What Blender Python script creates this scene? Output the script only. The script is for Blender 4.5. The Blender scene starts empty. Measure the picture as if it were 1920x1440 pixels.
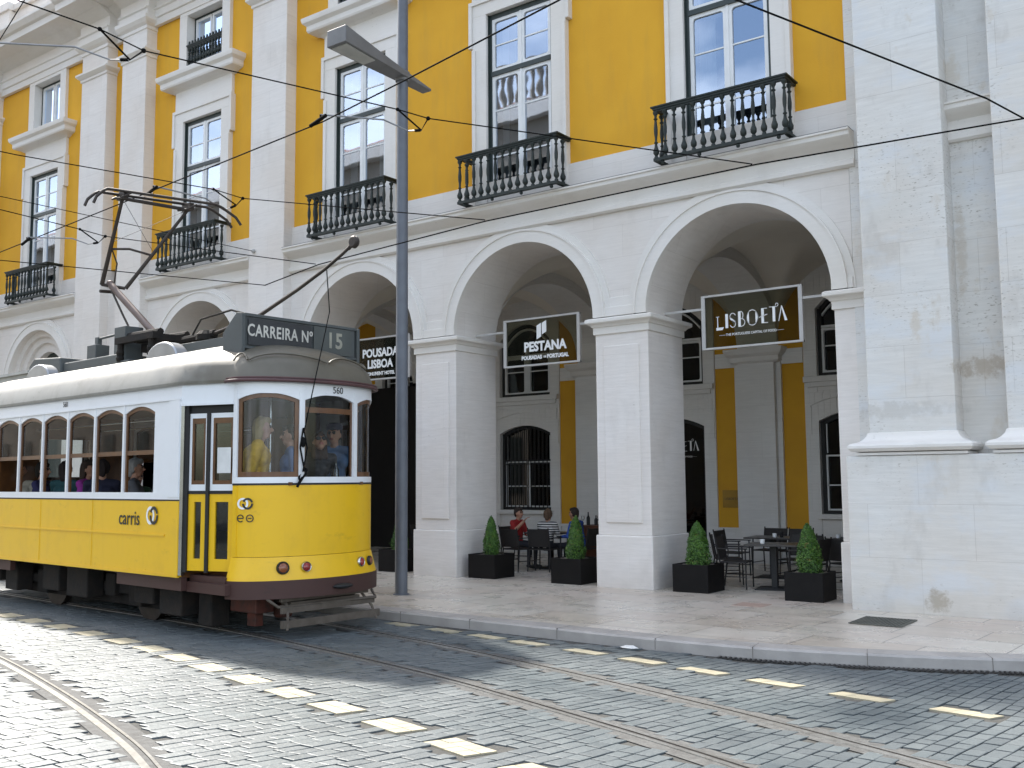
import bpy, bmesh, math, random
import numpy as np
from mathutils import Vector, Matrix, Euler
random.seed(7); RNG = np.random.RandomState(7)
S = bpy.context.scene
COL = S.collection
PI = math.pi
R_ = math.radians

# ------------------------------------------------------------------ camera
cam_d = bpy.data.cameras.new("camera"); cam = bpy.data.objects.new("camera", cam_d); COL.objects.link(cam)
S.camera = cam
YAW, PITCH, ROLL, FPX = 0.6345, 0.0962, -0.0078, 1873.67
_f = Vector((-math.sin(YAW)*math.cos(PITCH), math.cos(YAW)*math.cos(PITCH), math.sin(PITCH)))
_r = Vector((math.cos(YAW), math.sin(YAW), 0)); _u = _r.cross(_f)
_r2 = _r*math.cos(ROLL)+_u*math.sin(ROLL); _u2 = -_r*math.sin(ROLL)+_u*math.cos(ROLL)
_m = Matrix((_r2, _u2, -_f)).transposed().to_4x4(); _m.translation = Vector((9.004, -14.683, 1.8))
cam.matrix_world = _m
cam_d.sensor_width = 36; cam_d.lens = FPX/1920*36
cam_d.clip_start = .1; cam_d.clip_end = 3000

# ------------------------------------------------------------------ light
SUN_EL, SUN_PHI = R_(45), R_(15.5)            # sun up the street, slightly behind the facade
sun_dir = Vector((-math.cos(SUN_EL)*math.cos(SUN_PHI), math.cos(SUN_EL)*math.sin(SUN_PHI), math.sin(SUN_EL)))
W = bpy.data.worlds.new("World"); S.world = W; W.use_nodes = True
wn = W.node_tree; wn.nodes.clear()
def WN(t, **k):
    n = wn.nodes.new(t)
    for a, b in k.items(): setattr(n, a, b)
    return n
wo = WN('ShaderNodeOutputWorld'); bg = WN('ShaderNodeBackground'); sky = WN('ShaderNodeTexSky')
sky.sky_type = 'NISHITA'; sky.sun_disc = False; sky.sun_elevation = SUN_EL
sky.sun_rotation = math.atan2(sun_dir.x, sun_dir.y)
sky.air_density = 1.2; sky.dust_density = 2.5
tc = WN('ShaderNodeTexCoord'); mp = WN('ShaderNodeMapping'); mp.inputs['Scale'].default_value = (1, 1, 2.2)
nz = WN('ShaderNodeTexNoise'); nz.inputs['Scale'].default_value = 2.1; nz.inputs['Detail'].default_value = 7; nz.inputs['Roughness'].default_value = .55
cr = WN('ShaderNodeValToRGB'); cr.color_ramp.elements[0].position = .45; cr.color_ramp.elements[1].position = .68
mx = WN('ShaderNodeMix', data_type='RGBA'); mx.inputs['B'].default_value = (9.5, 9.9, 10.6, 1)
wn.links.new(tc.outputs['Generated'], mp.inputs[0]); wn.links.new(mp.outputs[0], nz.inputs['Vector'])
wn.links.new(nz.outputs[0], cr.inputs[0]); wn.links.new(cr.outputs[0], mx.inputs['Factor'])
wn.links.new(sky.outputs[0], mx.inputs['A']); wn.links.new(mx.outputs['Result'], bg.inputs[0]); wn.links.new(bg.outputs[0], wo.inputs[0])
bg.inputs[1].default_value = 0.12
sl = bpy.data.lights.new("sun", 'SUN'); sun = bpy.data.objects.new("sun", sl); COL.objects.link(sun)
sl.energy = 3.6; sl.angle = R_(3.2); sl.color = (1, .955, .88)
sun.rotation_euler = sun_dir.to_track_quat('Z', 'Y').to_euler(); sun.location = (-20, 5, 30)
S.view_settings.view_transform = 'Standard'; S.view_settings.look = 'None'; S.view_settings.exposure = 1.5; S.view_settings.gamma = 1
S.render.engine = 'CYCLES'; S.cycles.max_bounces = 8; S.cycles.transparent_max_bounces = 16

# ------------------------------------------------------------------ materials
MATS = {}
def new_mat(name):
    m = bpy.data.materials.new(name); m.use_nodes = True; MATS[name] = m
    nt = m.node_tree; b = nt.nodes['Principled BSDF']; return m, nt, b
def N(nt, t, ins=None, **k):
    n = nt.nodes.new(t)
    for a, b in k.items(): setattr(n, a, b)
    for a, b in (ins or {}).items():
        if hasattr(b, 'is_output') or isinstance(b, bpy.types.NodeSocket): nt.links.new(b, n.inputs[a])
        else: n.inputs[a].default_value = b
    return n
def posn(nt, scale=(1, 1, 1), obj=False):
    if obj: p = N(nt, 'ShaderNodeTexCoord').outputs['Object']
    else: p = N(nt, 'ShaderNodeNewGeometry').outputs['Position']
    return N(nt, 'ShaderNodeMapping', {'Vector': p, 'Scale': scale}).outputs[0]
def noise(nt, vec, sc, det=4, ro=.55): return N(nt, 'ShaderNodeTexNoise', {'Vector': vec, 'Scale': sc, 'Detail': det, 'Roughness': ro}).outputs[0]
def ramp(nt, fac, p0, p1, c0=(0, 0, 0, 1), c1=(1, 1, 1, 1)):
    r = N(nt, 'ShaderNodeValToRGB', {'Fac': fac}); e = r.color_ramp.elements
    e[0].position = p0; e[1].position = p1; e[0].color = c0; e[1].color = c1; return r.outputs[0]
def mixc(nt, fac, a, b, mode='MIX'):
    n = N(nt, 'ShaderNodeMix', data_type='RGBA', blend_type=mode)
    for k, v in (('Factor', fac), ('A', a), ('B', b)):
        if isinstance(v, bpy.types.NodeSocket): nt.links.new(v, n.inputs[k])
        elif isinstance(v, (int, float)): n.inputs[k].default_value = v
        else: n.inputs[k].default_value = (*v[:3], 1)
    return n.outputs['Result']
def bump(nt, b, h, s=.3, d=.01):
    n = N(nt, 'ShaderNodeBump', {'Height': h, 'Strength': s, 'Distance': d}); nt.links.new(n.outputs[0], b.inputs['Normal'])
def simple(name, c, rough=.6, metal=0, c2=None, sc=3, bs=0, spec=.5, bsc=40, coat=0):
    m, nt, b = new_mat(name); b.inputs['Roughness'].default_value = rough; b.inputs['Metallic'].default_value = metal
    b.inputs['Specular IOR Level'].default_value = spec; b.inputs['Coat Weight'].default_value = coat
    c2 = c2 or tuple(x*.75 for x in c); v = posn(nt)
    f = ramp(nt, noise(nt, v, sc, 6), .35, .7)
    nt.links.new(mixc(nt, f, c, c2), b.inputs['Base Color'])
    if bs: bump(nt, b, noise(nt, v, bsc, 5), bs, .01)
    return m
def stone(name, base, warm, weather=.2, joints=True, bw=1.15, bh=.56, strata=.5, rough=.75):
    m, nt, b = new_mat(name); b.inputs['Roughness'].default_value = rough; b.inputs['Specular IOR Level'].default_value = .3
    g = N(nt, 'ShaderNodeNewGeometry').outputs['Position']; sp = N(nt, 'ShaderNodeSeparateXYZ', {'Vector': g})
    ad = N(nt, 'ShaderNodeMath', {0: sp.outputs[0], 1: sp.outputs[1]}, operation='ADD').outputs[0]
    cv = N(nt, 'ShaderNodeCombineXYZ', {0: ad, 1: sp.outputs[2]}).outputs[0]
    col = mixc(nt, ramp(nt, noise(nt, g, .55, 4), .35, .65), base, warm)
    bk = N(nt, 'ShaderNodeTexBrick', {'Vector': cv, 'Color1': (.94, .93, .92, 1), 'Color2': (1.0, 1.0, 1.0, 1), 'Mortar': (.72, .7, .68, 1), 'Scale': 1,
          'Mortar Size': .0035, 'Mortar Smooth': .6, 'Bias': 0, 'Brick Width': bw, 'Row Height': bh})
    if joints: col = mixc(nt, 1.0 if joints is True else joints, col, bk.outputs[0], 'MULTIPLY')
    sv = N(nt, 'ShaderNodeMapping', {'Vector': g, 'Scale': (1.2, 1.2, 14)}).outputs[0]
    st = noise(nt, sv, 2.0, 5, .65)
    col = mixc(nt, strata, col, ramp(nt, st, .25, .75, (.84, .83, .81, 1), (1.06, 1.05, 1.04, 1)), 'MULTIPLY')
    pv = N(nt, 'ShaderNodeMapping', {'Vector': g, 'Scale': (9, 9, 26)}).outputs[0]
    pit = ramp(nt, noise(nt, pv, 1.6, 3, .6), .66 if weather < .5 else .60, .74 if weather < .5 else .66)
    pm = ramp(nt, noise(nt, g, .9, 3), .45, .62)
    pp = N(nt, 'ShaderNodeMath', {0: pit, 1: pm}, operation='MULTIPLY').outputs[0]
    pp = N(nt, 'ShaderNodeMath', {0: pp, 1: min(1, .25+weather)}, operation='MULTIPLY').outputs[0]
    col = mixc(nt, pp, col, (.33, .30, .25))
    wv = N(nt, 'ShaderNodeMapping', {'Vector': g, 'Scale': (1.6, 1.6, .8)}).outputs[0]
    w = ramp(nt, noise(nt, wv, 1.1, 6, .6), .56, .78)
    w = N(nt, 'ShaderNodeMath', {0: w, 1: weather}, operation='MULTIPLY').outputs[0]
    col = mixc(nt, w, col, (.36, .33, .29))
    if weather > .5:
        bl = ramp(nt, noise(nt, N(nt, 'ShaderNodeMapping', {'Vector': g, 'Location': (7, 3, 1), 'Scale': (1.2, 1.2, 2.2)}).outputs[0], .9, 5, .6), .5, .66); bl = N(nt, 'ShaderNodeMath', {0: bl, 1: .55}, operation='MULTIPLY').outputs[0]
        col = mixc(nt, bl, col, (.64, .67, .70))
        bf = ramp(nt, noise(nt, N(nt, 'ShaderNodeMapping', {'Vector': g, 'Location': (2, 9, 5), 'Scale': (1.5, 1.5, 1.0)}).outputs[0], 1.3, 6, .65), .62, .68); bf = N(nt, 'ShaderNodeMath', {0: bf, 1: .4}, operation='MULTIPLY').outputs[0]
        col = mixc(nt, bf, col, (.56, .49, .39))
        def spot(cx, cz, rx, rz, c, amt):
            global _sp
            dx = N(nt, 'ShaderNodeMath', {0: sp.outputs[0], 1: cx}, operation='SUBTRACT').outputs[0]; dx = N(nt, 'ShaderNodeMath', {0: dx, 1: rx}, operation='DIVIDE').outputs[0]
            dz = N(nt, 'ShaderNodeMath', {0: sp.outputs[2], 1: cz}, operation='SUBTRACT').outputs[0]; dz = N(nt, 'ShaderNodeMath', {0: dz, 1: rz}, operation='DIVIDE').outputs[0]
            d = N(nt, 'ShaderNodeMath', {0: N(nt, 'ShaderNodeMath', {0: dx, 1: dx}, operation='MULTIPLY').outputs[0], 1: N(nt, 'ShaderNodeMath', {0: dz, 1: dz}, operation='MULTIPLY').outputs[0]}, operation='ADD').outputs[0]
            n_ = N(nt, 'ShaderNodeMath', {0: noise(nt, g, 7, 7, .75), 1: 3.2}, operation='MULTIPLY').outputs[0]
            q_ = N(nt, 'ShaderNodeMath', {0: d, 1: n_}, operation='ADD').outputs[0]
            f_ = ramp(nt, N(nt, 'ShaderNodeMath', {0: q_, 1: .4}, operation='MULTIPLY').outputs[0], .70, .92, (1, 1, 1, 1), (0, 0, 0, 1)); f_ = N(nt, 'ShaderNodeMath', {0: f_, 1: amt}, operation='MULTIPLY').outputs[0]
            return c, f_
        for a_ in ((6.2, 3.28, .42, .20, (.42, .35, .27), .7), (5.2, 2.72, .95, .15, (.52, .50, .46), .6), (5.60, .20, .20, .22, (.42, .37, .30), .9), (5.98, 4.9, .10, .9, (.50, .43, .34), .45), (5.45, 3.9, .10, .3, (.56, .48, .37), .5), (5.1, 5.6, .6, .35, (.64, .62, .57), .5)):
            c_, f_ = spot(*a_); col = mixc(nt, f_, col, c_)
    # browner and darker low down, broken up by noise
    gz = N(nt, 'ShaderNodeMapRange', {'Value': sp.outputs[2], 'From Min': 0.02, 'From Max': .5, 'To Min': .5, 'To Max': 0}).outputs[0]
    gz = N(nt, 'ShaderNodeMath', {0: gz, 1: noise(nt, g, 3, 4)}, operation='MULTIPLY').outputs[0]
    col = mixc(nt, gz, col, (.36, .32, .27))
    nt.links.new(col, b.inputs['Base Color'])
    h = N(nt, 'ShaderNodeMath', {0: noise(nt, pv, 1.6, 4, .6), 1: -.7}, operation='MULTIPLY').outputs[0]
    if joints: h = N(nt, 'ShaderNodeMath', {0: h, 1: bk.outputs[1]}, operation='SUBTRACT').outputs[0]
    bump(nt, b, h, .35, .008)
    return m
STONE = stone('limestone', (.765, .74, .71), (.72, .675, .625), .22, joints=.7)
STONE_P = stone('limestone_pier', (.77, .745, .72), (.735, .69, .645), .22, joints=.35, strata=.65)
STONE_W = stone('limestone_weathered', (.73, .735, .72), (.70, .67, .62), .55, bw=1.35, bh=.72, strata=.7)
STONE_T = stone('limestone_trim', (.75, .73, .70), (.71, .675, .62), .2, joints=False, strata=.3)
STONE_I = stone('limestone_inside', (.80, .80, .78), (.76, .74, .71), .10, joints=.5)
PLASTER = simple('cream_plaster', (.80, .75, .66), .85, c2=(.74, .69, .60), sc=.8, bs=.1)
YEL = None
def yellow_wall():
    m, nt, b = new_mat('yellow_render'); b.inputs['Roughness'].default_value = .85; b.inputs['Specular IOR Level'].default_value = .2
    v = posn(nt); a = ramp(nt, noise(nt, v, .5, 5), .3, .7); col = mixc(nt, a, (.74, .40, .038), (.64, .325, .03))
    c = ramp(nt, noise(nt, posn(nt, (3, 3, .5)), 1.3, 6, .6), .5, .8); c = N(nt, 'ShaderNodeMath', {0: c, 1: .4}, operation='MULTIPLY').outputs[0]
    col = mixc(nt, c, col, (.50, .29, .06)); nt.links.new(col, b.inputs['Base Color']); bump(nt, b, noise(nt, v, 60, 5), .25, .01); return m
YEL = yellow_wall()
YEL_IN = simple('ochre_render_inside', (.68, .36, .02), .8, c2=(.61, .31, .02), sc=1.2, bs=.1, bsc=60)
GREEN = simple('dark_green_paint', (.018, .03, .028), .45, c2=(.028, .04, .037), sc=8)
IRON = simple('cast_iron_green', (.007, .013, .011), .6, c2=(.017, .025, .021), sc=14, bs=.2)
WHITEP = simple('white_paint', (.76, .77, .77), .45, c2=(.70, .71, .70), sc=6)
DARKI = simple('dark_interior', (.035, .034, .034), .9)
CURT = simple('curtain_cloth', (.55, .56, .58), .9, c2=(.42, .44, .47), sc=2)
def glass(name, refl=.25, tint=(.75, .8, .8), rough=.02, wav=0, gc=(.95, .97, 1)):
    m = bpy.data.materials.new(name); m.use_nodes = True; nt = m.node_tree; nt.nodes.clear()
    o = N(nt, 'ShaderNodeOutputMaterial'); g = N(nt, 'ShaderNodeBsdfGlossy', {'Roughness': rough, 'Color': (*gc, 1)}); t = N(nt, 'ShaderNodeBsdfTransparent', {'Color': (*tint, 1)})
    fr = N(nt, 'ShaderNodeFresnel', {'IOR': 1.5}); ad = N(nt, 'ShaderNodeMath', {0: fr.outputs[0], 1: refl}, operation='ADD', use_clamp=True)
    wv = noise(nt, posn(nt), 1.1, 2); bp = N(nt, 'ShaderNodeBump', {'Height': wv, 'Strength': wav, 'Distance': .02})
    if wav: nt.links.new(bp.outputs[0], g.inputs['Normal'])
    mxs = N(nt, 'ShaderNodeMixShader', {0: ad.outputs[0], 1: t.outputs[0], 2: g.outputs[0]}); nt.links.new(mxs.outputs[0], o.inputs[0]); return m
GLASS = glass('window_glass', .36, (.6, .66, .68), wav=.1, gc=(.72, .82, .98)); TGLASS = glass('tram_glass', -.01, (.80, .84, .82), .03); SGLASS = glass('sign_glass', -.04, (.64, .64, .57), .02)
CLEAR = glass('drinking_glass', .1, (.9, .92, .92))
# tram paints
def paint(name, c, dirt=(.2, .17, .1), rough=.35, amt=.25, coat=.3):
    m, nt, b = new_mat(name); b.inputs['Roughness'].default_value = rough; b.inputs['Coat Weight'].default_value = coat; b.inputs['Coat Roughness'].default_value = .25
    v = posn(nt, obj=True); f = ramp(nt, noise(nt, v, 2.5, 7, .65), .5, .85); f = N(nt, 'ShaderNodeMath', {0: f, 1: amt}, operation='MULTIPLY').outputs[0]
    col = mixc(nt, f, c, dirt); sk = ramp(nt, noise(nt, posn(nt, (7, 7, .6), True), 1, 5), .55, .8); sk = N(nt, 'ShaderNodeMath', {0: sk, 1: amt*.6}, operation='MULTIPLY').outputs[0]
    col = mixc(nt, sk, col, dirt); g2 = ramp(nt, noise(nt, posn(nt, (1.3, 1.3, 3.2), True), 2.2, 8, .72), .60, .72); g2 = N(nt, 'ShaderNodeMath', {0: g2, 1: amt*.9}, operation='MULTIPLY').outputs[0]; col = mixc(nt, g2, col, tuple(x*.6 for x in dirt))
    nt.links.new(col, b.inputs['Base Color'])
    bump(nt, b, noise(nt, v, 2.4, 3), .16, .03); return m
TYEL = paint('tram_yellow', (.80, .475, .002), (.50, .28, .02), amt=.34, coat=.1, rough=.42)
TWHT = paint('tram_white', (.76, .78, .80), (.5, .49, .45), amt=.15)
TROOF = paint('tram_roof_grey', (.20, .195, .17), (.10, .09, .07), .5, .6, .05)
TROOF2 = paint('tram_hood_grey', (.17, .16, .13), (.10, .085, .055), .6, .7, 0)
TBOX = paint('roof_gear_grey', (.075, .085, .085), (.06, .05, .04), .6, .5, 0)
TWOOD = simple('varnished_wood', (.13, .052, .014), .4, c2=(.085, .034, .010), sc=9, coat=.3)
TBRN = paint('red_brown_skirt', (.055, .022, .017), (.035, .022, .016), .6, .6, 0)
TBLK = simple('rubber_black', (.015, .015, .015), .6)
TUND = simple('grimy_iron', (.007, .006, .005), .9, c2=(.018, .012, .008), sc=7, bs=.4)
TRED = simple('oxide_red', (.11, .026, .014), .7, c2=(.04, .018, .012), sc=9)
SLAT = simple('grey_slats', (.11, .09, .07), .8, c2=(.07, .055, .04), sc=8)
RUST = simple('rusty_steel', (.055, .042, .034), .6, metal=.2, c2=(.03, .024, .02), sc=9)
RUST2 = simple('weathered_tube', (.17, .13, .115), .5, metal=.3, c2=(.14, .10, .085), sc=6)
CHROME = simple('chrome', (.6, .6, .58), .25, metal=1)
STEEL = simple('polished_rail', (.26, .26, .25), .35, metal=.5, c2=(.17, .165, .155), sc=20)
RAILD = simple('rail_groove', (.05, .042, .035), .7)
LENSR = simple('red_lens', (.28, .02, .015), .2, coat=.5); LENSO = simple('orange_lens', (.24, .07, .02), .25, coat=.5)
POLE = simple('grey_pole_paint', (.125, .138, .162), .45, c2=(.105, .115, .135), sc=5)
LAMPM = simple('lamp_housing_grey', (.17, .17, .17), .45); LAMPD = simple('lamp_diffuser', (.5, .5, .46), .3)
WIRE = simple('black_cable', (.012, .012, .012), .95, spec=.03)
BLKP = simple('planter_black', (.005, .0045, .0045), .55, c2=(.008, .007, .007), sc=4, bs=.2, spec=.2)
SOIL = simple('gravel_topping', (.25, .22, .18), .95, c2=(.12, .10, .08), sc=60, bs=.8, bsc=120)
BARK = simple('bark', (.06, .04, .025), .9)
RATT = simple('dark_rattan', (.028, .024, .022), .65, c2=(.018, .016, .015), sc=60, bs=.4, bsc=200)
TTOP = simple('table_top_dark', (.05, .045, .04), .35, c2=(.035, .03, .028), sc=5)
COUNT = simple('counter_brown', (.11, .04, .02), .5)
TXTW = simple('white_lettering', (.85, .85, .83), .5, c2=(.8, .8, .8)); TXTK = simple('black_lettering', (.02, .02, .02), .5)
SFRAME = simple('sign_frame_metal', (.50, .49, .47), .4, c2=(.44, .43, .41), sc=6)
PAPER = simple('white_paper', (.7, .7, .68), .8)
def leafmat():
    m, nt, b = new_mat('box_leaf'); b.inputs['Roughness'].default_value = .55
    v = posn(nt); f = ramp(nt, noise(nt, v, 9, 4), .35, .7); col = mixc(nt, f, (.035, .10, .014), (.075, .17, .022))
    g = N(nt, 'ShaderNodeNewGeometry'); ri = ramp(nt, g.outputs['Random Per Island'], .0, 1., (.45, .5, .5, 1), (1.6, 1.5, 1.3, 1)); col = mixc(nt, ramp(nt, noise(nt, v, 14, 3), .62, .70), col, (.12, .10, .025)); col = mixc(nt, 1., col, ri, 'MULTIPLY')
    nt.links.new(col, b.inputs['Base Color']); b.inputs['Subsurface Weight'].default_value = 0; return m
LEAF = leafmat()
def cobblemat():
    m, nt, b = new_mat('basalt_setts'); b.inputs['Roughness'].default_value = .42
    g = N(nt, 'ShaderNodeNewGeometry'); v = g.outputs['Position']
    ri = ramp(nt, g.outputs['Random Per Island'], 0, 1, (.84, .85, .86, 1), (1.16, 1.15, 1.13, 1))
    col = mixc(nt, ramp(nt, noise(nt, v, .7, 4), .35, .65), (.082, .100, .107), (.120, .134, .139)); col = mixc(nt, 1., col, ri, 'MULTIPLY')
    sp = ramp(nt, noise(nt, v, 90, 4), .4, .8, (.85, .85, .85, 1), (1.2, 1.2, 1.2, 1)); col = mixc(nt, 1., col, sp, 'MULTIPLY')
    nt.links.new(col, b.inputs['Base Color'])
    rr = ramp(nt, noise(nt, v, 5, 4), .3, .7, (.46, .46, .46, 1), (.6, .6, .6, 1)); nt.links.new(rr, b.inputs['Roughness'])
    bump(nt, b, noise(nt, v, 26, 5), .35, .012); return m
SETT = cobblemat()
MORTAR = simple('joint_grit', (.045, .045, .043), .95, c2=(.07, .068, .06), sc=20, bs=.6)
CREAM = simple('cream_marking_stone', (.42, .37, .255), .75, c2=(.30, .275, .20), sc=7, bs=.15)
def slabmat():
    m, nt, b = new_mat('marble_slabs'); b.inputs['Specular IOR Level'].default_value = .5
    g = N(nt, 'ShaderNodeNewGeometry').outputs['Position']; v = N(nt, 'ShaderNodeMapping', {'Vector': g, 'Rotation': (0, 0, R_(3))}).outputs[0]
    bk = N(nt, 'ShaderNodeTexBrick', {'Vector': v, 'Color1': (0, 0, 0, 1), 'Color2': (1, 1, 1, 1), 'Mortar': (.5, .5, .5, 1), 'Scale': 1, 'Mortar Size': .008, 'Mortar Smooth': .2, 'Brick Width': 1.25, 'Row Height': .74}, offset=.37, squash=.75, squash_frequency=3)
    c1 = mixc(nt, bk.outputs[0], (.53, .475, .40), (.64, .60, .53))
    pk = ramp(nt, noise(nt, g, .45, 3), .4, .75); c1 = mixc(nt, N(nt, 'ShaderNodeMath', {0: pk, 1: .55}, operation='MULTIPLY').outputs[0], c1, (.52, .41, .36))
    vn = ramp(nt, noise(nt, N(nt, 'ShaderNodeMapping', {'Vector': g, 'Rotation': (0, 0, .5), 'Scale': (1.5, 5, 1)}).outputs[0], 1.5, 8, .7), .25, .8, (.84, .83, .81, 1), (1.06, 1.06, 1.05, 1))
    c1 = mixc(nt, 1., c1, vn, 'MULTIPLY'); c1 = mixc(nt, bk.outputs[1], c1, (.2, .18, .16))
    st = ramp(nt, noise(nt, g, 2.2, 6, .7), .55, .95); c1 = mixc(nt, N(nt, 'ShaderNodeMath', {0: st, 1: .3}, operation='MULTIPLY').outputs[0], c1, (.27, .22, .17))
    nt.links.new(c1, b.inputs['Base Color']); nt.links.new(ramp(nt, noise(nt, g, 2, 5), .3, .7, (.2, .2, .2, 1), (.42, .42, .42, 1)), b.inputs['Roughness'])
    bump(nt, b, N(nt, 'ShaderNodeMath', {0: noise(nt, g, 8, 3), 1: bk.outputs[1]}, operation='SUBTRACT').outputs[0], .15, .01); return m
SLABS = slabmat()
KERB = simple('kerb_stone', (.40, .375, .35), .55, c2=(.30, .28, .26), sc=3, bs=.2)
GRATE = simple('drain_iron', (.03, .028, .026), .6)
ROOFT = simple('red_roof_tiles', (.35, .13, .07), .85, c2=(.22, .08, .05), sc=5, bs=.4)
FARW = simple('pale_wall', (.30, .26, .21), .9, c2=(.22, .19, .155), sc=.6)
SKIN = simple('skin', (.50, .27, .18), .55, c2=(.44, .23, .15), sc=20)

# ------------------------------------------------------------------ mesh helpers
class MB:
    def __init__(s): s.v = []; s.f = []; s.m = []
    def add(s, vs, fs, mi=0):
        o = len(s.v); s.v += [tuple(p) for p in vs]; s.f += [tuple(i+o for i in q) for q in fs]; s.m += [mi]*len(fs); return s
    def box(s, x0, x1, y0, y1, z0, z1, mi=0, M=None):
        vs = [Vector((x, y, z)) for z in (z0, z1) for y in (y0, y1) for x in (x0, x1)]
        if M: vs = [M @ p for p in vs]
        return s.add(vs, [(0, 2, 3, 1), (4, 5, 7, 6), (0, 1, 5, 4), (2, 6, 7, 3), (0, 4, 6, 2), (1, 3, 7, 5)], mi)
    def prism(s, poly, f, d0, d1, mi=0):
        """extrude 2-D poly (CCW); f(a,b,d)->xyz"""
        n = len(poly); vs = [f(a, b, d0) for a, b in poly]+[f(a, b, d1) for a, b in poly]
        return s.add(vs, [tuple(range(n-1, -1, -1)), tuple(range(n, 2*n))]+[(i, (i+1) % n, n+(i+1) % n, n+i) for i in range(n)], mi)
    def tube(s, pts, r, seg=8, mi=0, cap=True):
        pts = [Vector(p) for p in pts]; n = len(pts); rs = r if isinstance(r, (list, tuple)) else [r]*n; rings = []; up = None
        for i, p in enumerate(pts):
            t = (pts[min(i+1, n-1)]-pts[max(i-1, 0)]).normalized()
            if up is None or abs(up.dot(t)) > .98: up = Vector((0, 0, 1)) if abs(t.z) < .9 else Vector((1, 0, 0))
            a = t.cross(up).normalized(); b = a.cross(t).normalized(); up = b
            rings += [p+(a*math.cos(2*PI*k/seg)+b*math.sin(2*PI*k/seg))*rs[i] for k in range(seg)]
        fs = [(i*seg+k, i*seg+(k+1) % seg, (i+1)*seg+(k+1) % seg, (i+1)*seg+k) for i in range(n-1) for k in range(seg)]
        if cap: fs += [tuple(range(seg-1, -1, -1)), tuple((n-1)*seg+k for k in range(seg))]
        return s.add(rings, fs, mi)
    def lathe(s, prof, c=(0, 0, 0), seg=12, mi=0, M=None):
        vs = []
        for r, z in prof: vs += [Vector((c[0]+r*math.cos(2*PI*k/seg), c[1]+r*math.sin(2*PI*k/seg), c[2]+z)) for k in range(seg)]
        if M: vs = [M @ p for p in vs]
        n = len(prof)
        return s.add(vs, [(i*seg+k, i*seg+(k+1) % seg, (i+1)*seg+(k+1) % seg, (i+1)*seg+k) for i in range(n-1) for k in range(seg)]+[tuple(range(seg-1, -1, -1)), tuple((n-1)*seg+k for k in range(seg))], mi)
    def sphere(s, c, r, seg=12, mi=0):
        r = r if isinstance(r, (tuple, list)) else (r, r, r); k = seg//2; vs = []; fs = []
        for i in range(1, k):
            a = PI*i/k
            vs += [(c[0]+r[0]*math.sin(a)*math.cos(2*PI*j/seg), c[1]+r[1]*math.sin(a)*math.sin(2*PI*j/seg), c[2]+r[2]*math.cos(a)) for j in range(seg)]
        vs += [(c[0], c[1], c[2]+r[2]), (c[0], c[1], c[2]-r[2])]; T = len(vs)-2
        for i in range(k-2): fs += [(i*seg+j, (i+1)*seg+j, (i+1)*seg+(j+1) % seg, i*seg+(j+1) % seg) for j in range(seg)]
        fs += [(T, j, (j+1) % seg) for j in range(seg)]+[(T+1, (k-2)*seg+(j+1) % seg, (k-2)*seg+j) for j in range(seg)]
        return s.add(vs, fs, mi)
    def build(s, name, mats, parent=None, smooth=False, bevel=0):
        me = bpy.data.meshes.new(name); me.from_pydata(s.v, [], s.f); mats = mats if isinstance(mats, (list, tuple)) else [mats]
        for m in mats: me.materials.append(m)
        if len(mats) > 1: me.polygons.foreach_set('material_index', s.m)
        bm = bmesh.new(); bm.from_mesh(me); bmesh.ops.recalc_face_normals(bm, faces=bm.faces); bm.to_mesh(me); bm.free()
        if smooth:
            me.polygons.foreach_set('use_smooth', [True]*len(me.polygons))
            me.set_sharp_from_angle(angle=R_(smooth if smooth is not True else 40))
        o = bpy.data.objects.new(name, me); COL.objects.link(o)
        if parent: o.parent = parent
        if bevel:
            b = o.modifiers.new('bevel', 'BEVEL'); b.width = bevel; b.segments = 2; b.limit_method = 'ANGLE'; b.harden_normals = False
        return o
def tag(o, label, cat, group=None):
    o['label'] = label; o['category'] = cat
    if group: o['group'] = group
    return o
def struct(o): o['kind'] = 'structure'; return o
def empty(name, loc=(0, 0, 0), rz=0, parent=None):
    o = bpy.data.objects.new(name, None); COL.objects.link(o); o.location = loc; o.rotation_euler = (0, 0, rz); o.empty_display_size = .2
    if parent: o.parent = parent
    return o
def thing(name, label, cat, loc=(0, 0, 0), rz=0, group=None): return tag(empty(name, loc, rz), label, cat, group)
def copy_tree(o, parent=None):
    c = o.copy(); COL.objects.link(c)
    if parent: c.parent = parent
    for ch in o.children: copy_tree(ch, c)
    return c
def text(body, size, mat, parent, M, name='lettering', ext=.002, off=0, sx=1, align='CENTER', space=1):
    cu = bpy.data.curves.new('t', 'FONT'); cu.body = body; cu.size = size; cu.extrude = ext; cu.offset = off; cu.align_x = align; cu.align_y = 'CENTER'; cu.space_character = space; cu.resolution_u = 3
    t = bpy.data.objects.new('t', cu); COL.objects.link(t); bpy.context.view_layer.update()
    me = bpy.data.meshes.new_from_object(t.evaluated_get(bpy.context.evaluated_depsgraph_get())); bpy.data.objects.remove(t)
    me.transform(M @ Matrix.Diagonal((sx, 1, 1, 1))); me.materials.clear(); me.materials.append(mat); me.name = name
    o = bpy.data.objects.new(name, me); COL.objects.link(o); o.parent = parent; return o
FACE_S = Matrix.Rotation(PI/2, 4, 'X')                                   # text facing -y
FACE_E = Matrix.Rotation(PI/2, 4, 'Z') @ Matrix.Rotation(PI/2, 4, 'X')   # text facing +x
def T(x, y, z): return Matrix.Translation((x, y, z))
XZ = lambda a, b, d: (a, d, b)

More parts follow.
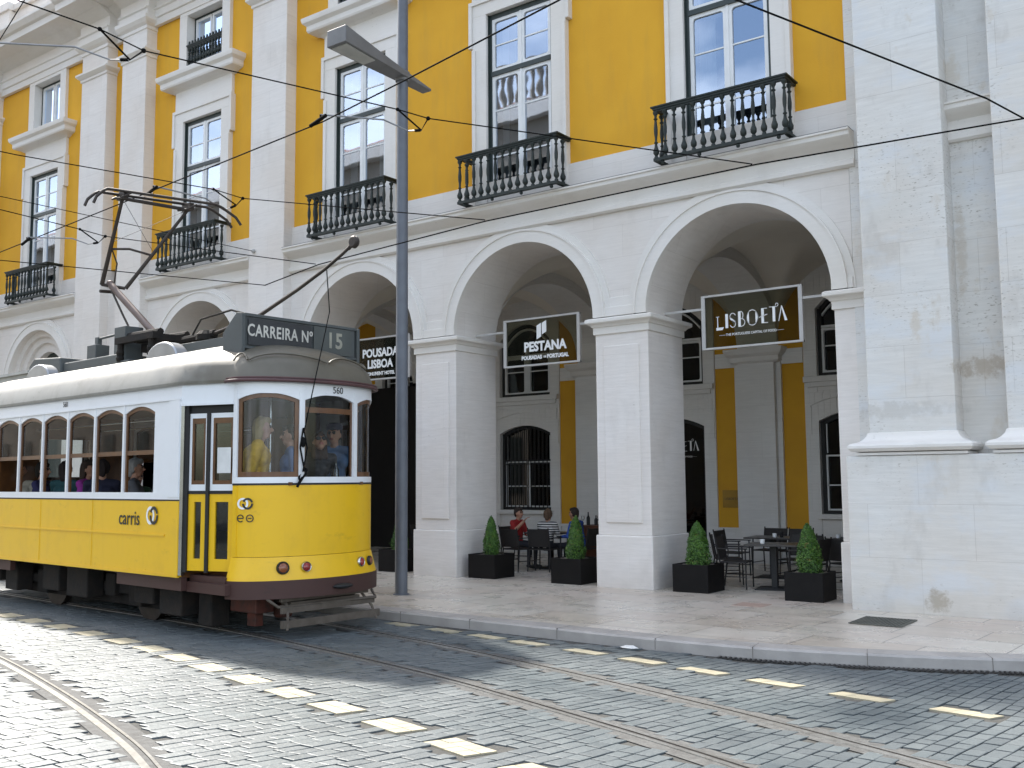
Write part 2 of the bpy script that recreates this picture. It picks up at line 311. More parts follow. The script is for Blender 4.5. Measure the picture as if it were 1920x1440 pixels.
# ------------------------------------------------------------------ ground
ZS = -.12
MB().add([(-400, -400, ZS-.013), (400, -400, ZS-.013), (400, 400, ZS-.013), (-400, 400, ZS-.013)], [(0, 1, 2, 3)]).build('ground', MORTAR)
struct(bpy.data.objects['ground'])
kerb_pts = [(-60, -1.2), (-30, -2.6), (-12, -3.85), (-5, -4.15), (-1.1, -4.27), (1.4, -4.36), (3.2, -4.42), (4.4, -4.38), (5.4, -4.18), (6.3, -3.9), (7.1, -3.55), (8.2, -3.05), (9.5, -2.4), (13, -.4), (20, 4)]
def smooth_pts(p, k=6):
    out = []
    for i in range(len(p)-1):
        p0, p1, p2, p3 = [np.array(p[min(max(j, 0), len(p)-1)], float) for j in (i-1, i, i+1, i+2)]
        for t in np.linspace(0, 1, k, endpoint=False): out.append(tuple(.5*((2*p1)+(-p0+p2)*t+(2*p0-5*p1+4*p2-p3)*t*t+(-p0+3*p1-3*p2+p3)*t**3)))
    out.append(tuple(p[-1])); return out
KP = smooth_pts(kerb_pts)
def offset_pts(p, d):
    out = []
    for i in range(len(p)):
        a = np.array(p[max(i-1, 0)]); b = np.array(p[min(i+1, len(p)-1)]); t = (b-a)/np.hypot(*(b-a)); out.append((p[i][0]-t[1]*d, p[i][1]+t[0]*d))
    return out
KI = offset_pts(KP, .3)
m = MB(); n = len(KI)
m.add([(x, y, 0) for x, y in KI]+[(x, 30, 0) for x, y in KI], [(i, i+1, n+i+1, n+i) for i in range(n-1)])
struct(m.build('pavement', SLABS))
m = MB(); KO = KP; q = offset_pts(KP, .018)
rows = [[(x, y, ZS-.02) for x, y in KO], [(x, y, -.02) for x, y in KO], [(x, y, .004) for x, y in q], [(x, y, .004) for x, y in KI], [(x, y, -.05) for x, y in KI]]
vs = sum(rows, []); m.add(vs, [(r*n+i, r*n+i+1, (r+1)*n+i+1, (r+1)*n+i) for r in range(4) for i in range(n-1)]); struct(m.build('kerb', KERB, smooth=30))
# kerb stone joints (thin dark seams)
m = MB(); acc = 0
for i in range(n-1):
    a, b = Vector(KO[i]), Vector(KO[i+1]); acc += (b-a).length
    if acc > 1.1 and -14 < a.x < 10:
        acc = 0; t = (b-a).normalized(); nn = Vector((-t.y, t.x)); M = Matrix(((t.x, nn.x, 0, a.x), (t.y, nn.y, 0, a.y), (0, 0, 1, 0), (0, 0, 0, 1)))
        m.box(-.003, .003, -.002, .29, ZS, .005, 0, M)
struct(m.build('kerb_joint', simple('kerb_joint_dirt', (.16, .145, .125), .9)))

near = [(-60, 1.0), (-30, -3.6), (-16, -5.0), (-9, -5.58), (-6.48, -5.78), (-3.74, -5.97), (-1.31, -6.26), (1.74, -6.86), (3.63, -7.38), (6.17, -8.25), (9, -9.5), (14, -12)]
far = [(-60, 2.3), (-30, -2.35), (-16, -3.78), (-9, -4.36), (-6.5, -4.56), (-3.7, -4.76), (-1.57, -5.0), (.5, -5.38), (2.41, -5.83), (4.4, -6.42), (6.38, -7.12), (9.3, -8.35), (14.5, -10.9)]
left = [(-30, -5.2), (-14, -7.0), (-8, -7.9), (-4.5, -8.5), (-2.28, -8.95), (-.25, -9.47), (1.52, -10.0), (2.89, -10.5), (5, -11.5), (9, -14)]
left2 = [(-30, -6.4), (-14, -8.2), (-8, -9.1), (-4.8, -9.7), (-2.6, -10.15), (-.6, -10.65), (1.1, -11.2), (2.5, -11.7), (4.4, -12.6), (8.2, -15)]
RAILS = [smooth_pts(p, 8) for p in (near, far, left, left2)]
def rail(p, side):
    """running head on one side, groove, guard lip; side=+1 head on the left of travel"""
    m = MB()
    prof = [(-.085, -.01), (-.08, .004), (-.028, .006), (-.026, -.03), (.016, -.03), (.018, .003), (.042, .003), (.044, -.01)]
    mats = [0, 0, 1, 1, 1, 0, 0]
    offs = [offset_pts(p, side*a) for a, _ in prof]; n = len(p)
    for k in range(len(prof)-1):
        z0, z1 = ZS+prof[k][1], ZS+prof[k+1][1]
        m.add([(x, y, z0) for x, y in offs[k]]+[(x, y, z1) for x, y in offs[k+1]], [(i, i+1, n+i+1, n+i) for i in range(n-1)], mats[k])
    return struct(m.build('tram_rail', [STEEL, RAILD]))
for p, sd in zip(RAILS, (1, -1, -1, 1)): rail(p, -sd)
for p in RAILS:   # grit band either side of the rail
    a, b = offset_pts(p, .165), offset_pts(p, -.165); n = len(p)
    struct(MB().add([(x, y, ZS-.005) for x, y in a]+[(x, y, ZS-.005) for x, y in b], [(i, i+1, n+i+1, n+i) for i in range(n-1)]).build('rail_bed', simple('rail_bed_grit', (.11, .11, .105), .9, c2=(.065, .063, .06), sc=14, bs=.6) if 'rail_bed_grit' not in MATS else MATS['rail_bed_grit']))

near_blk = [(-3.18, -7.34), (-2.27, -7.46), (-1.46, -7.6), (-.68, -7.78), (.12, -7.97), (.95, -8.15), (1.76, -8.34), (2.56, -8.51), (3.41, -8.7), (4.25, -8.9), (5.1, -9.12), (-4.1, -7.22), (-5.0, -7.12), (-5.9, -7.02)]
far_blk = [(-.35, -4.52), (.47, -4.62), (1.25, -4.72), (1.96, -4.83), (2.85, -4.97), (3.65, -5.11), (4.43, -5.27), (5.26, -5.44), (6.11, -5.6), (6.99, -5.72), (7.9, -5.85)]
BL = []
for L in (sorted(near_blk), sorted(far_blk)):
    for i, (x, y) in enumerate(L):
        a, b = L[max(i-1, 0)], L[min(i+1, len(L)-1)]; BL.append((x, y, math.atan2(b[1]-a[1], b[0]-a[0]), .26 if L[0][1] < -6 else .17))
def make_setts():
    P = np.concatenate([np.array(r) for r in RAILS]); K = np.array(KP)
    P = P[(P[:, 0] > -22) & (P[:, 0] < 14)]
    segs = []
    for r in RAILS:
        r = np.array([q for q in r if -24 < q[0] < 14]); segs += [(r[i], r[i+1]) for i in range(len(r)-1)]
    A = np.array([s[0] for s in segs]); B = np.array([s[1] for s in segs])
    def drail(c):
        d = B-A; t = np.clip(((c-A)*d).sum(1)/(d*d).sum(1), 0, 1); q = A+d*t[:, None]; return np.hypot(*(c-q).T).min()
    kx, ky = K[:, 0], K[:, 1]
    V = []; F = []; x = -22.; rowi = 0
    while x < 13.5:
        w = .118+.012*RNG.rand() if x > -9 else .2
        xa, xb = x, x+w; x = xb
        def ang(xx): return R_(np.interp(xx, [-20, 0, 2, 5, 7, 10], [64, 67, 73, 76, 83, 86]))
        y = -14.0-RNG.rand()*.2
        ta, tb = 1/math.tan(ang(xa)), 1/math.tan(ang(xb))
        while True:
            L = .13+.10*RNG.rand()
            if x < -9: L *= 1.6
            y0, y1 = y, y+L; y = y1
            ym = (y0+y1)/2
            wob = .02*math.sin(x*1.7+ym*2.1)
            q = []
            g = .0045+.003*RNG.rand()
            c4 = []
            for (yy, tt, xx, sx, sy) in ((y0, ta, xa, 1, 1), (y0, tb, xb, -1, 1), (y1, tb, xb, -1, -1), (y1, ta, xa, 1, -1)):
                px = xx+(yy+7.2)*tt+.02*math.sin(yy*2.1+1.3)+sx*g+(RNG.rand()-.5)*.008; py = yy+sy*g+(RNG.rand()-.5)*.014+.012*math.sin(xx*3)
                c4.append((px, py))
            cx = sum(p[0] for p in c4)/4; cy = sum(p[1] for p in c4)/4
            ke = np.interp(cx, kx, ky)
            if cy > ke-(.21 if cx > 4.1 else .12): break
            if cx < -22 or cx > 13: continue
            if drail(np.array((cx, cy))) < .165: continue
            skip = False
            for bx, by, ba, bw in BL:
                dx, dy = cx-bx, cy-by
                if abs(dx) < .6 and abs(dy) < .5:
                    lx = dx*math.cos(ba)+dy*math.sin(ba); ly = -dx*math.sin(ba)+dy*math.cos(ba)
                    if abs(lx) < .29 and abs(ly) < bw/2+.055: skip = True
            if skip: continue
            h = ZS+(RNG.rand()-.5)*.005; tx, ty = (RNG.rand(2)-.5)*.022
            o = len(V); ch = .008
            for (px, py) in c4: V.append((px, py, ZS-.034))
            for (px, py) in c4: V.append((px, py, h-.0022+(px-cx)*tx+(py-cy)*ty))
            for (px, py) in c4:
                dx, dy = cx-px, cy-py; l = math.hypot(dx, dy); V.append((px+dx/l*ch*1.5, py+dy/l*ch*1.5, h+(px-cx)*tx+(py-cy)*ty))
            F += [(o+8, o+9, o+10, o+11)]+[(o+i, o+(i+1) % 4, o+4+(i+1) % 4, o+4+i) for i in range(4)]+[(o+4+i, o+4+(i+1) % 4, o+8+(i+1) % 4, o+8+i) for i in range(4)]
    me = bpy.data.meshes.new('road'); me.from_pydata(V, [], F); me.materials.append(SETT)
    o = bpy.data.objects.new('road', me); COL.objects.link(o); struct(o); return o
make_setts()
for bx, by, ba, bw in BL:
    m = MB(); M = T(bx, by, 0) @ Matrix.Rotation(ba, 4, 'Z'); sk = .5 if bw > .2 else .7
    nr = 4 if bw > .2 else 3
    for i in range(nr):
        for j in range(2 if bw > .2 else 1):
            w = .5/nr; x0 = -.25+i*w; hh = bw/(2 if bw > .2 else 1); y0 = -bw/2+j*hh; dz = (random.random()-.5)*.004
            def f(a, b, d): return M @ Vector((a+b*sk*.5, b, d))
            m.prism([(x0+.003, y0+.003), (x0+w-.003, y0+.003), (x0+w-.003, y0+hh-.003), (x0+.003, y0+hh-.003)], f, ZS-.03, ZS+.001+dz*.5)
    struct(m.build('road_marking', CREAM))
# drain channel at the kerb
m = MB(); DR = [p for p in smooth_pts(kerb_pts, 60) if 4.2 < p[0] < 10]; dl = offset_pts(DR, -.012); dr = offset_pts(DR, -.135)
n = len(DR); m.add([(x, y, ZS-.008) for x, y in dl]+[(x, y, ZS-.008) for x, y in dr], [(i, i+1, n+i+1, n+i) for i in range(n-1)], 0)
acc = 0
for i in range(n-1):
    a, b = Vector(dl[i]), Vector(dr[i]); acc += (Vector(dl[i+1])-a).length
    if acc > .045:
        acc = 0; t = (b-a).normalized(); s_ = Vector((-t.y, t.x)); M = Matrix(((t.x, s_.x, 0, a.x), (t.y, s_.y, 0, a.y), (0, 0, 1, 0), (0, 0, 0, 1))); m.box(0, .12, -.01, .01, ZS-.007, ZS+.003, 1, M)
for L in (dl, dr):
    o2 = offset_pts(L, .006); m.add([(x, y, ZS+.004) for x, y in L]+[(x, y, ZS+.004) for x, y in o2], [(i, i+1, n+i+1, n+i) for i in range(n-1)], 1)
tag(m.build('drain_grate', [TBLK, GRATE]), 'long black slotted drain channel along the foot of the kerb', 'drain')
m = MB()
m.add([(4.86, -2.06, .004), (5.46, -2.06, .004), (5.5, -1.34, .004), (4.88, -1.34, .004)], [(0, 1, 2, 3)], 0)
for k in range(15): m.box(4.885+k*.0405, 4.905+k*.0405, -2.04, -1.36, .005, .012, 1)
m.box(4.86, 4.875, -2.06, -1.34, .005, .014, 1); m.box(5.485, 5.5, -2.06, -1.34, .005, .014, 1); m.box(4.875, 5.485, -2.06, -2.045, .005, .014, 1); m.box(4.875, 5.485, -1.355, -1.34, .005, .014, 1)
tag(m.build('pavement_grate', [TBLK, simple('grey_grate', (.12, .12, .10), .6)]), 'square grey metal grate set in the pavement by the corner pedestal', 'grate')
m = MB(); m.box(2.9, 3.35, -1.15, -.75, .0, .0045); struct(m.build('pavement_patch', simple('pink_slab', (.42, .30, .25), .5, c2=(.36, .26, .21))))
m = MB(); m.add([(3.05, -4.55, ZS+.012), (3.12, -4.62, ZS+.02), (3.22, -4.58, ZS+.01), (3.2, -4.5, ZS+.035), (3.28, -4.52, ZS+.012), (3.1, -4.5, ZS+.03)], [(0, 1, 3), (1, 2, 3), (0, 3, 5), (2, 4, 3)])
tag(m.build('paper_litter', PAPER), 'crumpled scrap of white paper lying in the gutter', 'litter')

# ------------------------------------------------------------------ the palace
B = thing('arcade_building', 'long yellow palace with white stone arcade, pilasters and green balconies', 'building')
PW, SP, ZC, RAD = 1.026, 3.134, 4.583, 1.567
PER = PW+SP; TH = 1.262; ZW = 6.9; YB = 5.9; YW = .06
ARCH = [(2.593, 'open'), (-1.567, 'open'), (-5.727, 'open'), (-11.15, 'open'), (-18.5, 'blind'), (-25.3, 'open'), (-29.5, 'open')]
PILA = [(-9.03, -7.85), (-14.32, -13.25), (-16.26, -15.04), (-22.5, -21.2), (-34, -32)]
YP = -.24
# wall pieces between arches (springing level up); piers below
XL, XR = -32.0, 4.46
m = MB(); xs = sorted(ARCH, key=lambda a: a[0]); cur = XL
for cx, kind in xs:
    m.box(cur, cx-RAD, 0, TH, ZC, ZW) if kind != 'x' else None
    K = 40; pts = [(cx-RAD*math.cos(PI*k/K), ZC+RAD*math.sin(PI*k/K)) for k in range(K+1)]
    for k in range(K):
        (a0, z0), (a1, z1) = pts[k], pts[k+1]
        m.add([(a0, 0, z0), (a1, 0, z1), (a1, 0, ZW), (a0, 0, ZW), (a0, TH, z0), (a1, TH, z1), (a1, TH, ZW), (a0, TH, ZW)], [(0, 1, 2, 3), (7, 6, 5, 4), (0, 4, 5, 1)])
    cur = cx+RAD
m.box(cur, XR, 0, TH, ZC, ZW)
m.build('arch_wall', STONE, B, smooth=30)
# archivolt mouldings
def archivolt(cx, solid_lo=True):
    m = MB(); K = 48
    def ring(r0, r1, y0, y1, zt=None):
        for k in range(K):
            a0, a1 = PI*k/K, PI*(k+1)/K
            P = lambda r, a, y: (cx-r*math.cos(a), y, ZC+r*math.sin(a))
            vs = [P(r0, a0, y0), P(r1, a0, y0), P(r1, a1, y0), P(r0, a1, y0), P(r0, a0, y1), P(r1, a0, y1), P(r1, a1, y1), P(r0, a1, y1)]
            m.add(vs, [(0, 1, 2, 3), (4, 7, 6, 5), (0, 4, 5, 1), (3, 2, 6, 7), (0, 3, 7, 4), (1, 5, 6, 2)])
    ring(RAD-.002, RAD+.20, .02, -.075)
    ring(RAD+.20, RAD+.235, .02, -.095)
    ring(RAD+.235, RAD+.345, .02, -.038)
    return m.build('archivolt', STONE_T, B, smooth=30)
for cx, k in ARCH: archivolt(cx)
# stepped blocks where two archivolts meet
for x0, x1 in ((-3.134-PW, -3.134), (0, PW), (-7.294, -7.294+.0)):
    if x1 > x0:
        m = MB(); m.box(x0-.01, x1+.01, -.072, .01, ZC, ZC+.16); m.box(x0+.19, x1-.19, -.034, .012, ZC+.16, ZC+.33); m.build('spandrel_block', STONE_T, B, bevel=.008)
m = MB(); m.box(4.15, 4.47, -.072, .01, ZC, ZC+.16); m.box(4.34, 4.465, -.034, .012, ZC+.16, ZC+.33); m.build('spandrel_block', STONE_T, B)
def moulding(m, x0, x1, prof, yb, lo=0, hi=0, mi=0):
    """prof: (proj, z) list bottom->top; returned ends mitred by proj when lo/hi = 1"""
    n = len(prof); vs = []
    for s_, e_ in ((x0, -lo), (x1, hi)):
        for p, z in prof: vs.append((s_+e_*p, yb-p, z))
        for z in (prof[-1][1], prof[0][1]): vs.append((s_, yb+.05, z))
    k = n+2
    m.add(vs, [tuple(range(k)), tuple(range(2*k-1, k-1, -1))]+[(i, (i+1) % k, k+(i+1) % k, k+i) for i in range(k)], mi)
def loop_moulding(m, rect, prof, mi=0):
    """profile swept round a rectangle x0,x1,y0,y1"""
    x0, x1, y0, y1 = rect; n = len(prof); vs = []
    for p, z in prof: vs += [(x0-p, y0-p, z), (x1+p, y0-p, z), (x1+p, y1+p, z), (x0-p, y1+p, z)]
    m.add(vs, [(i*4+k, i*4+(k+1) % 4, (i+1)*4+(k+1) % 4, (i+1)*4+k) for i in range(n-1) for k in range(4)]+[(3, 2, 1, 0), tuple((n-1)*4+k for k in range(4))], mi)
def pier(x0, x1, panel=True):
    p = MB(); e = .028
    p.box(x0, x1, 0, TH, .87, 4.30)
    if panel and x1-x0 > .6: p.box(x0+.17, x1-.17, -.028, .01, 1.08, 4.08)
    o = p.build('pier', STONE_P, B, bevel=.012)
    q = MB(); q.box(x0-e, x1+e, -e-.012, TH+e, -.02, .87); b = q.build('plinth', STONE_P, o, bevel=.02)
    q = MB(); loop_moulding(q, (x0, x1, 0, TH), [(.0, 4.285), (.03, 4.29), (.03, 4.41), (.055, 4.42), (.06, 4.435), (.085, 4.46), (.12, 4.475), (.137, 4.49), (.137, 4.545), (.10, 4.565), (0, 4.583)]); q.build('capital', STONE_T, o, bevel=.006)
    return o
pier(0, PW); pier(-3.134-PW, -3.134); pier(-7.294-1.9, -7.294, False)
pier(4.16, 5.2, False); pier(-16.0, -12.717, False); pier(-27.4, -26.867+.0, False) if 0 else None
for x0, x1 in ((-16.9, -12.717), (-23.7, -20.1), (-27.933, -26.867), (-32, -31.067)): pier(x0, x1, False)
# blind arch infill with round-headed doorway (bay left of the paired pilasters)
cx = -18.5; m = MB(); K = 32
def arch_fill(m, cx, r_out, r_in, zc_out, zc_in, y0, y1, zb=0):
    for sgn in (-1, 1): m.box(min(cx+sgn*r_in, cx+sgn*(r_out+.03)), max(cx+sgn*r_in, cx+sgn*(r_out+.03)), y0, y1, zb, zc_in)
    for k in range(K):
        a0, a1 = PI*k/K, PI*(k+1)/K; r2 = r_out+.03
        i0 = (cx-r_in*math.cos(a0), zc_in+r_in*math.sin(a0)); i1 = (cx-r_in*math.cos(a1), zc_in+r_in*math.sin(a1))
        o0 = (cx-r2*math.cos(a0), zc_out+r2*math.sin(a0)); o1 = (cx-r2*math.cos(a1), zc_out+r2*math.sin(a1))
        m.prism([i0, i1, o1, o0], XZ, y0, y1)
arch_fill(m, cx, RAD, .85, ZC, 4.72, .32, .6)
arch_fill(m, cx, RAD, 1.1, ZC, 4.72, .22, .32); arch_fill(m, cx, RAD, 1.33, ZC, 4.66, .12, .22)
m.build('blind_arch_infill', STONE, B, smooth=30)
MB().box(cx-.9, cx+.9, .5, .55, 0, 5.7).build('door', GREEN, B)
# cornice strings
CORN = [(.05, 6.40), (.09, 6.43), (.09, 6.50), (.045, 6.52), (.045, 6.70), (.10, 6.73), (.16, 6.76), (.24, 6.80), (.27, 6.83), (.27, 6.89), (.30, 6.90), (.30, 6.93)]
for x0, x1 in ((-7.85, 4.56), (-13.25, -9.03), (-21.2, -16.26), (-32, -22.5)):
    m = MB(); moulding(m, x0, x1, CORN, 0); m.build('string_cornice', STONE_T, B, smooth=25)
    MB().box(x0, x1, 0, .3, 6.93, 7.44).build('sill_course', STONE, B)
    MB().box(x0, x1, -.298, 0, 6.932, 6.94).build('lead_flashing', simple('lead', (.12, .12, .12), .6) if 'lead' not in MATS else MATS['lead'], B)
# upper wall with window openings
WINX = [2.575, -1.585, -5.74, -11.15, -18.48, -25.3, -29.5]
def wall_with_holes(m, x0, x1, z0, z1, y0, y1, holes):
    zs = sorted({z0, z1, *[h[2] for h in holes], *[h[3] for h in holes]}); xs_ = sorted({x0, x1, *[h[0] for h in holes], *[h[1] for h in holes]})
    for i in range(len(xs_)-1):
        for j in range(len(zs)-1):
            a, b = (xs_[i]+xs_[i+1])/2, (zs[j]+zs[j+1])/2
            if any(h[0] < a < h[1] and h[2] < b < h[3] for h in holes): continue
            m.box(xs_[i], xs_[i+1], y0, y1, zs[j], zs[j+1])
HW = .75
holes = [(x-HW-.02, x+HW+.02, 7.02, 10.79) for x in WINX]+[(x-.72, x+.72, 12.13, 13.54) for x in WINX]
for x0, x1 in ((-9.0, 4.9), (-14.3, -8.95), (-22.3, -14.5), (-32, -22.4)):
    m = MB(); hs = [h for h in holes if x0 < h[0] and h[1] < x1]
    wall_with_holes(m, x0, x1, 7.44, 13.65, YW+(.002 if x0 == -14.3 else 0), .5, [(a, b, max(c, 7.44), d) for a, b, c, d in hs]); m.build('yellow_wall', YEL, B)
# pilasters (giant order)
for x0, x1 in PILA:
    m = MB(); m.box(x0, x1, YP, .3, .87, 13.68); o = m.build('pilaster', STONE, B, bevel=.012)
    MB().box(x0-.06, x1+.06, YP-.06, .3, 0, .87).build('plinth', STONE, o, bevel=.015)
    m = MB(); loop_moulding(m, (x0, x1, YP, .4), [(0, 12.76), (.03, 12.78), (.03, 12.84), (.07, 12.87), (.13, 12.93), (.13, 12.98), (0, 13.0)]); m.build('necking', STONE_T, o)
    m = MB(); loop_moulding(m, (x0, x1, YP, .4), [(0, 13.5), (.03, 13.52), (.03, 13.6), (.1, 13.66), (.16, 13.74), (.16, 13.84), (0, 13.86)]); m.build('capital', STONE_T, o)
# entablature, great cornice and parapet
ENT = [(.05, 13.62), (.05, 13.80), (.09, 13.82), (.09, 14.0), (.13, 14.03), (.13, 14.06), (.05, 14.08), (.05, 14.35), (.12, 14.4), (.30, 14.5), (.34, 14.54), (.80, 14.58), (.82, 14.75), (.90, 14.78), (1.0, 14.9), (1.0, 14.97)]
m = MB(); moulding(m, -34, 16, ENT, YW-.06)
for x0, x1 in PILA: moulding(m, x0-.1, x1+.1, [(p+.22, z) for p, z in ENT[1:]], YW-.06)
m.build('great_cornice', STONE_T, B, smooth=25)
m = MB(); m.box(-34, 16, .3, .6, 14.98, 16.5); m.box(-34, 16, .2, .7, 16.5, 16.68); m.box(-34, 16, .22, .5, 14.98, 15.2)
for x0, x1 in PILA+[(-1, 0), (4.6, 5.9)]: m.box(x0, x1, .12, .62, 14.98, 16.5); m.box(x0-.05, x1+.05, .05, .7, 16.5, 16.75)
m.build('parapet', STONE, B)
MB().box(-34, 16, .6, 13, 14.9, 15.0).build('roof', ROOFT, B)
MB().box(-34, 16, 12.9, 13, 0, 14.9).build('rear_wall', FARW, B); MB().box(-34.1, -34, 0, 13, 0, 14.95).build('end_wall', STONE, B); MB().box(16, 16.1, 0, 13, 0, 14.95).build('end_wall', STONE, B)
# ------- corner pavilion part: pedestal and paired pilasters
m = MB(); m.box(4.47, 13, -.69, .2, -.02, 2.10); m.build('pedestal', STONE_W, B, bevel=.02)
BASE = [(0, 2.10), (.16, 2.105), (.16, 2.14), (.10, 2.145), (.20, 2.16), (.235, 2.20), (.235, 2.235), (.20, 2.265), (.12, 2.285), (.07, 2.32), (.03, 2.37), (.02, 2.41), (0, 2.42)]
for x0, x1 in ((4.76, 5.90), (6.52, 7.66)):
    m = MB(); m.box(x0, x1, -.55, .2, 2.1, 14.0); o = m.build('pilaster', STONE_W, B, bevel=.015)
    m = MB(); loop_moulding(m, (x0, x1, -.55, .19), BASE); m.build('pilaster_base', STONE_T, o, smooth=40)
MB().box(5.9, 6.52, -.12, .3, 2.05, 14.0).build('recess_wall', STONE_W, B); MB().box(7.66, 13, -.12, .3, 2.05, 14.0).build('recess_wall', STONE_W, B)
for x0, x1 in ((5.9, 6.52), (7.66, 13)):
    m = MB(); moulding(m, x0, x1, [(p*.75, z+.03) for p, z in CORN], -.12); m.build('string_cornice', STONE_T, B, smooth=25)
MB().box(4.47, 4.76, -.02, .3, 2.1, 14.0).build('return_wall', STONE_W, B)
MB().box(4.45, 16, .2, TH, 0, ZW).build('side_wall', STONE_I, B)
# damp stains worn into the stone of the recess and pedestal foot are in the material

# ------- windows
def rframe(m, x0, x1, z0, z1, y0, y1, w, rc=.05, mi=0):
    """rectangular frame with rounded inner corners"""
    seg = 5; inner = []
    for cxn, czn, a0 in ((x1-w-rc, z0+w+rc, -90), (x1-w-rc, z1-w-rc, 0), (x0+w+rc, z1-w-rc, 90), (x0+w+rc, z0+w+rc, 180)):
        for k in range(seg+1): a = R_(a0+90*k/seg); inner.append((cxn+rc*math.cos(a), czn+rc*math.sin(a)))
    outer = []
    for (a, b) in inner:
        dx = (x1-x0)/2-w; dz = (z1-z0)/2-w; cx_, cz_ = (x0+x1)/2, (z0+z1)/2
        tx = abs(a-cx_)/dx; tz = abs(b-cz_)/dz; outer.append((x1 if a > cx_ else x0, b+(b-cz_)/dz*w*0) if tx >= tz else (a, z1 if b > cz_ else z0))
    # exact corners
    cor = {0: (x1, z0), 1: (x1, z1), 2: (x0, z1), 3: (x0, z0)}
    n = len(inner)
    for q in range(4):
        i0 = q*(seg+1); mid = i0+seg//2
        outer[i0] = [(x1-w-rc, z0), (x1, z1-w-rc), (x0+w+rc, z1), (x0, z0+w+rc)][q]
        outer[i0+seg] = [(x1, z0+w+rc), (x1-w-rc, z1), (x0, z1-w-rc), (x0+w+rc, z0)][q]
        for k in range(1, seg): outer[i0+k] = cor[q]
    vs = [(a, y0, b) for a, b in inner]+[(a, y0, b) for a, b in outer]+[(a, y1, b) for a, b in inner]
    m.add(vs, [(i, (i+1) % n, n+(i+1) % n, n+i) for i in range(n)]+[(2*n+i, 2*n+(i+1) % n, (i+1) % n, i) for i in range(n)], mi)
def french_window(x, first=False):
    w = MB(); ow = HW
    s = MB()
    y0 = YW-.10
    # stone surround with ears
    zt = 10.76
    s.box(x-ow-.33, x-ow, y0, .5, 6.935, zt); s.box(x+ow, x+ow+.33, y0, .5, 6.935, zt)
    s.box(x-ow-.41, x-ow-.33, y0, .3, 10.15, zt+.30); s.box(x+ow+.33, x+ow+.41, y0, .3, 10.15, zt+.30); s.box(x-ow-.33, x+ow+.33, y0, .5, zt, zt+.30)
    s.box(x-ow-.33, x-ow-.25, y0-.03, y0, 6.95, 10.1); s.box(x+ow+.25, x+ow+.33, y0-.03, y0, 6.95, 10.1)
    s.box(x-ow-.41, x+ow+.41, y0-.03, y0, zt+.24, zt+.32); s.box(x-ow-.41, x-ow-.33, y0-.03, y0, 10.15, zt+.24); s.box(x+ow+.33, x+ow+.41, y0-.03, y0, 10.15, zt+.24)
    s.box(x-ow-.36, x+ow+.36, y0+.02, .3, zt+.32, 11.62)
    s.box(x-ow, x+ow, YW-.05, .5, 6.935, 7.03)
    o = s.build('window_surround', STONE_T, B, bevel=.006)
    h = MB(); loop_moulding(h, (x-ow-.42, x+ow+.42, YW-.06, .3), [(0, 11.56), (.04, 11.58), (.10, 11.62), (.24, 11.66), (.26, 11.70), (.26, 11.80), (.33, 11.86), (.35, 11.93), (.35, 11.97), (.1, 12.03), (0, 12.04)]); h.build('window_hood', STONE_T, o, smooth=25)
    g = empty('french_window', (x, 0, 0), 0, B)
    YG = .10
    f = MB(); f.box(-ow+.003, -ow+.07, YG-.04, .4, 7.032, zt-.003); f.box(ow-.07, ow-.003, YG-.04, .4, 7.032, zt-.003); f.box(-ow+.07, ow-.07, YG-.04, .4, zt-.10, zt-.003); f.box(-ow+.07, ow-.07, YG-.06, .4, 9.52, 9.61)
    f.box(-ow+.003, -ow+.02, YW-.04, YG-.04, 7.032, zt-.003)
    f.build('outer_frame', GREEN, g)
    c = MB()
    for sx in (-1, 1):
        a, b = (-ow+.07, -.012) if sx < 0 else (.012, ow-.07)
        rframe(c, a, b, 7.05, 9.52, YG-.03, YG+.03, .065, .055); rframe(c, a, b, 9.61, zt-.10, YG-.03, YG+.03, .06, .055)
        for z in (7.92, 8.82): c.box(a+.06, b-.06, YG-.015, YG+.015, z, z+.025)
        c.box(a+.06, b-.06, YG-.015, YG+.015, 10.12, 10.145)
        c.box(a+.06, b-.06, YG-.012, YG+.03, 7.06, 7.3)
    c.box(-.02, .02, YG-.045, YG+.03, 7.05, 9.52); c.box(-.02, .02, YG-.045, YG+.03, 9.61, zt-.10)
    c.build('casement', WHITEP, g)
    for a, b, lo, hi in ((-ow+.14, -.04, 7.1, 9.5), (.04, ow-.14, 7.1, 9.5), (-ow+.14, -.04, 9.64, zt-.14), (.04, ow-.14, 9.64, zt-.14)):
        MB().add([(a, YG, lo), (b, YG, lo), (b, YG, hi), (a, YG, hi)], [(0, 1, 2, 3)]).build('pane', GLASS, g)
    cu = MB()
    for a, b in ((-ow+.1, -ow+random.uniform(.22, .62)), (ow-random.uniform(.2, .6), ow-.1)):
        k = 14; pts = [(a+(b-a)*i/k, .36+.02*math.sin(i*2.1)) for i in range(k+1)]
        for i in range(k): cu.add([(pts[i][0], pts[i][1], 7.05), (pts[i+1][0], pts[i+1][1], 7.05), (pts[i+1][0], pts[i+1][1], zt), (pts[i][0], pts[i][1], zt)], [(0, 1, 2, 3)])
    cu.build('curtain', CURT, g)
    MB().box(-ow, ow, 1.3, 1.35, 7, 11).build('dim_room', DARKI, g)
    return g
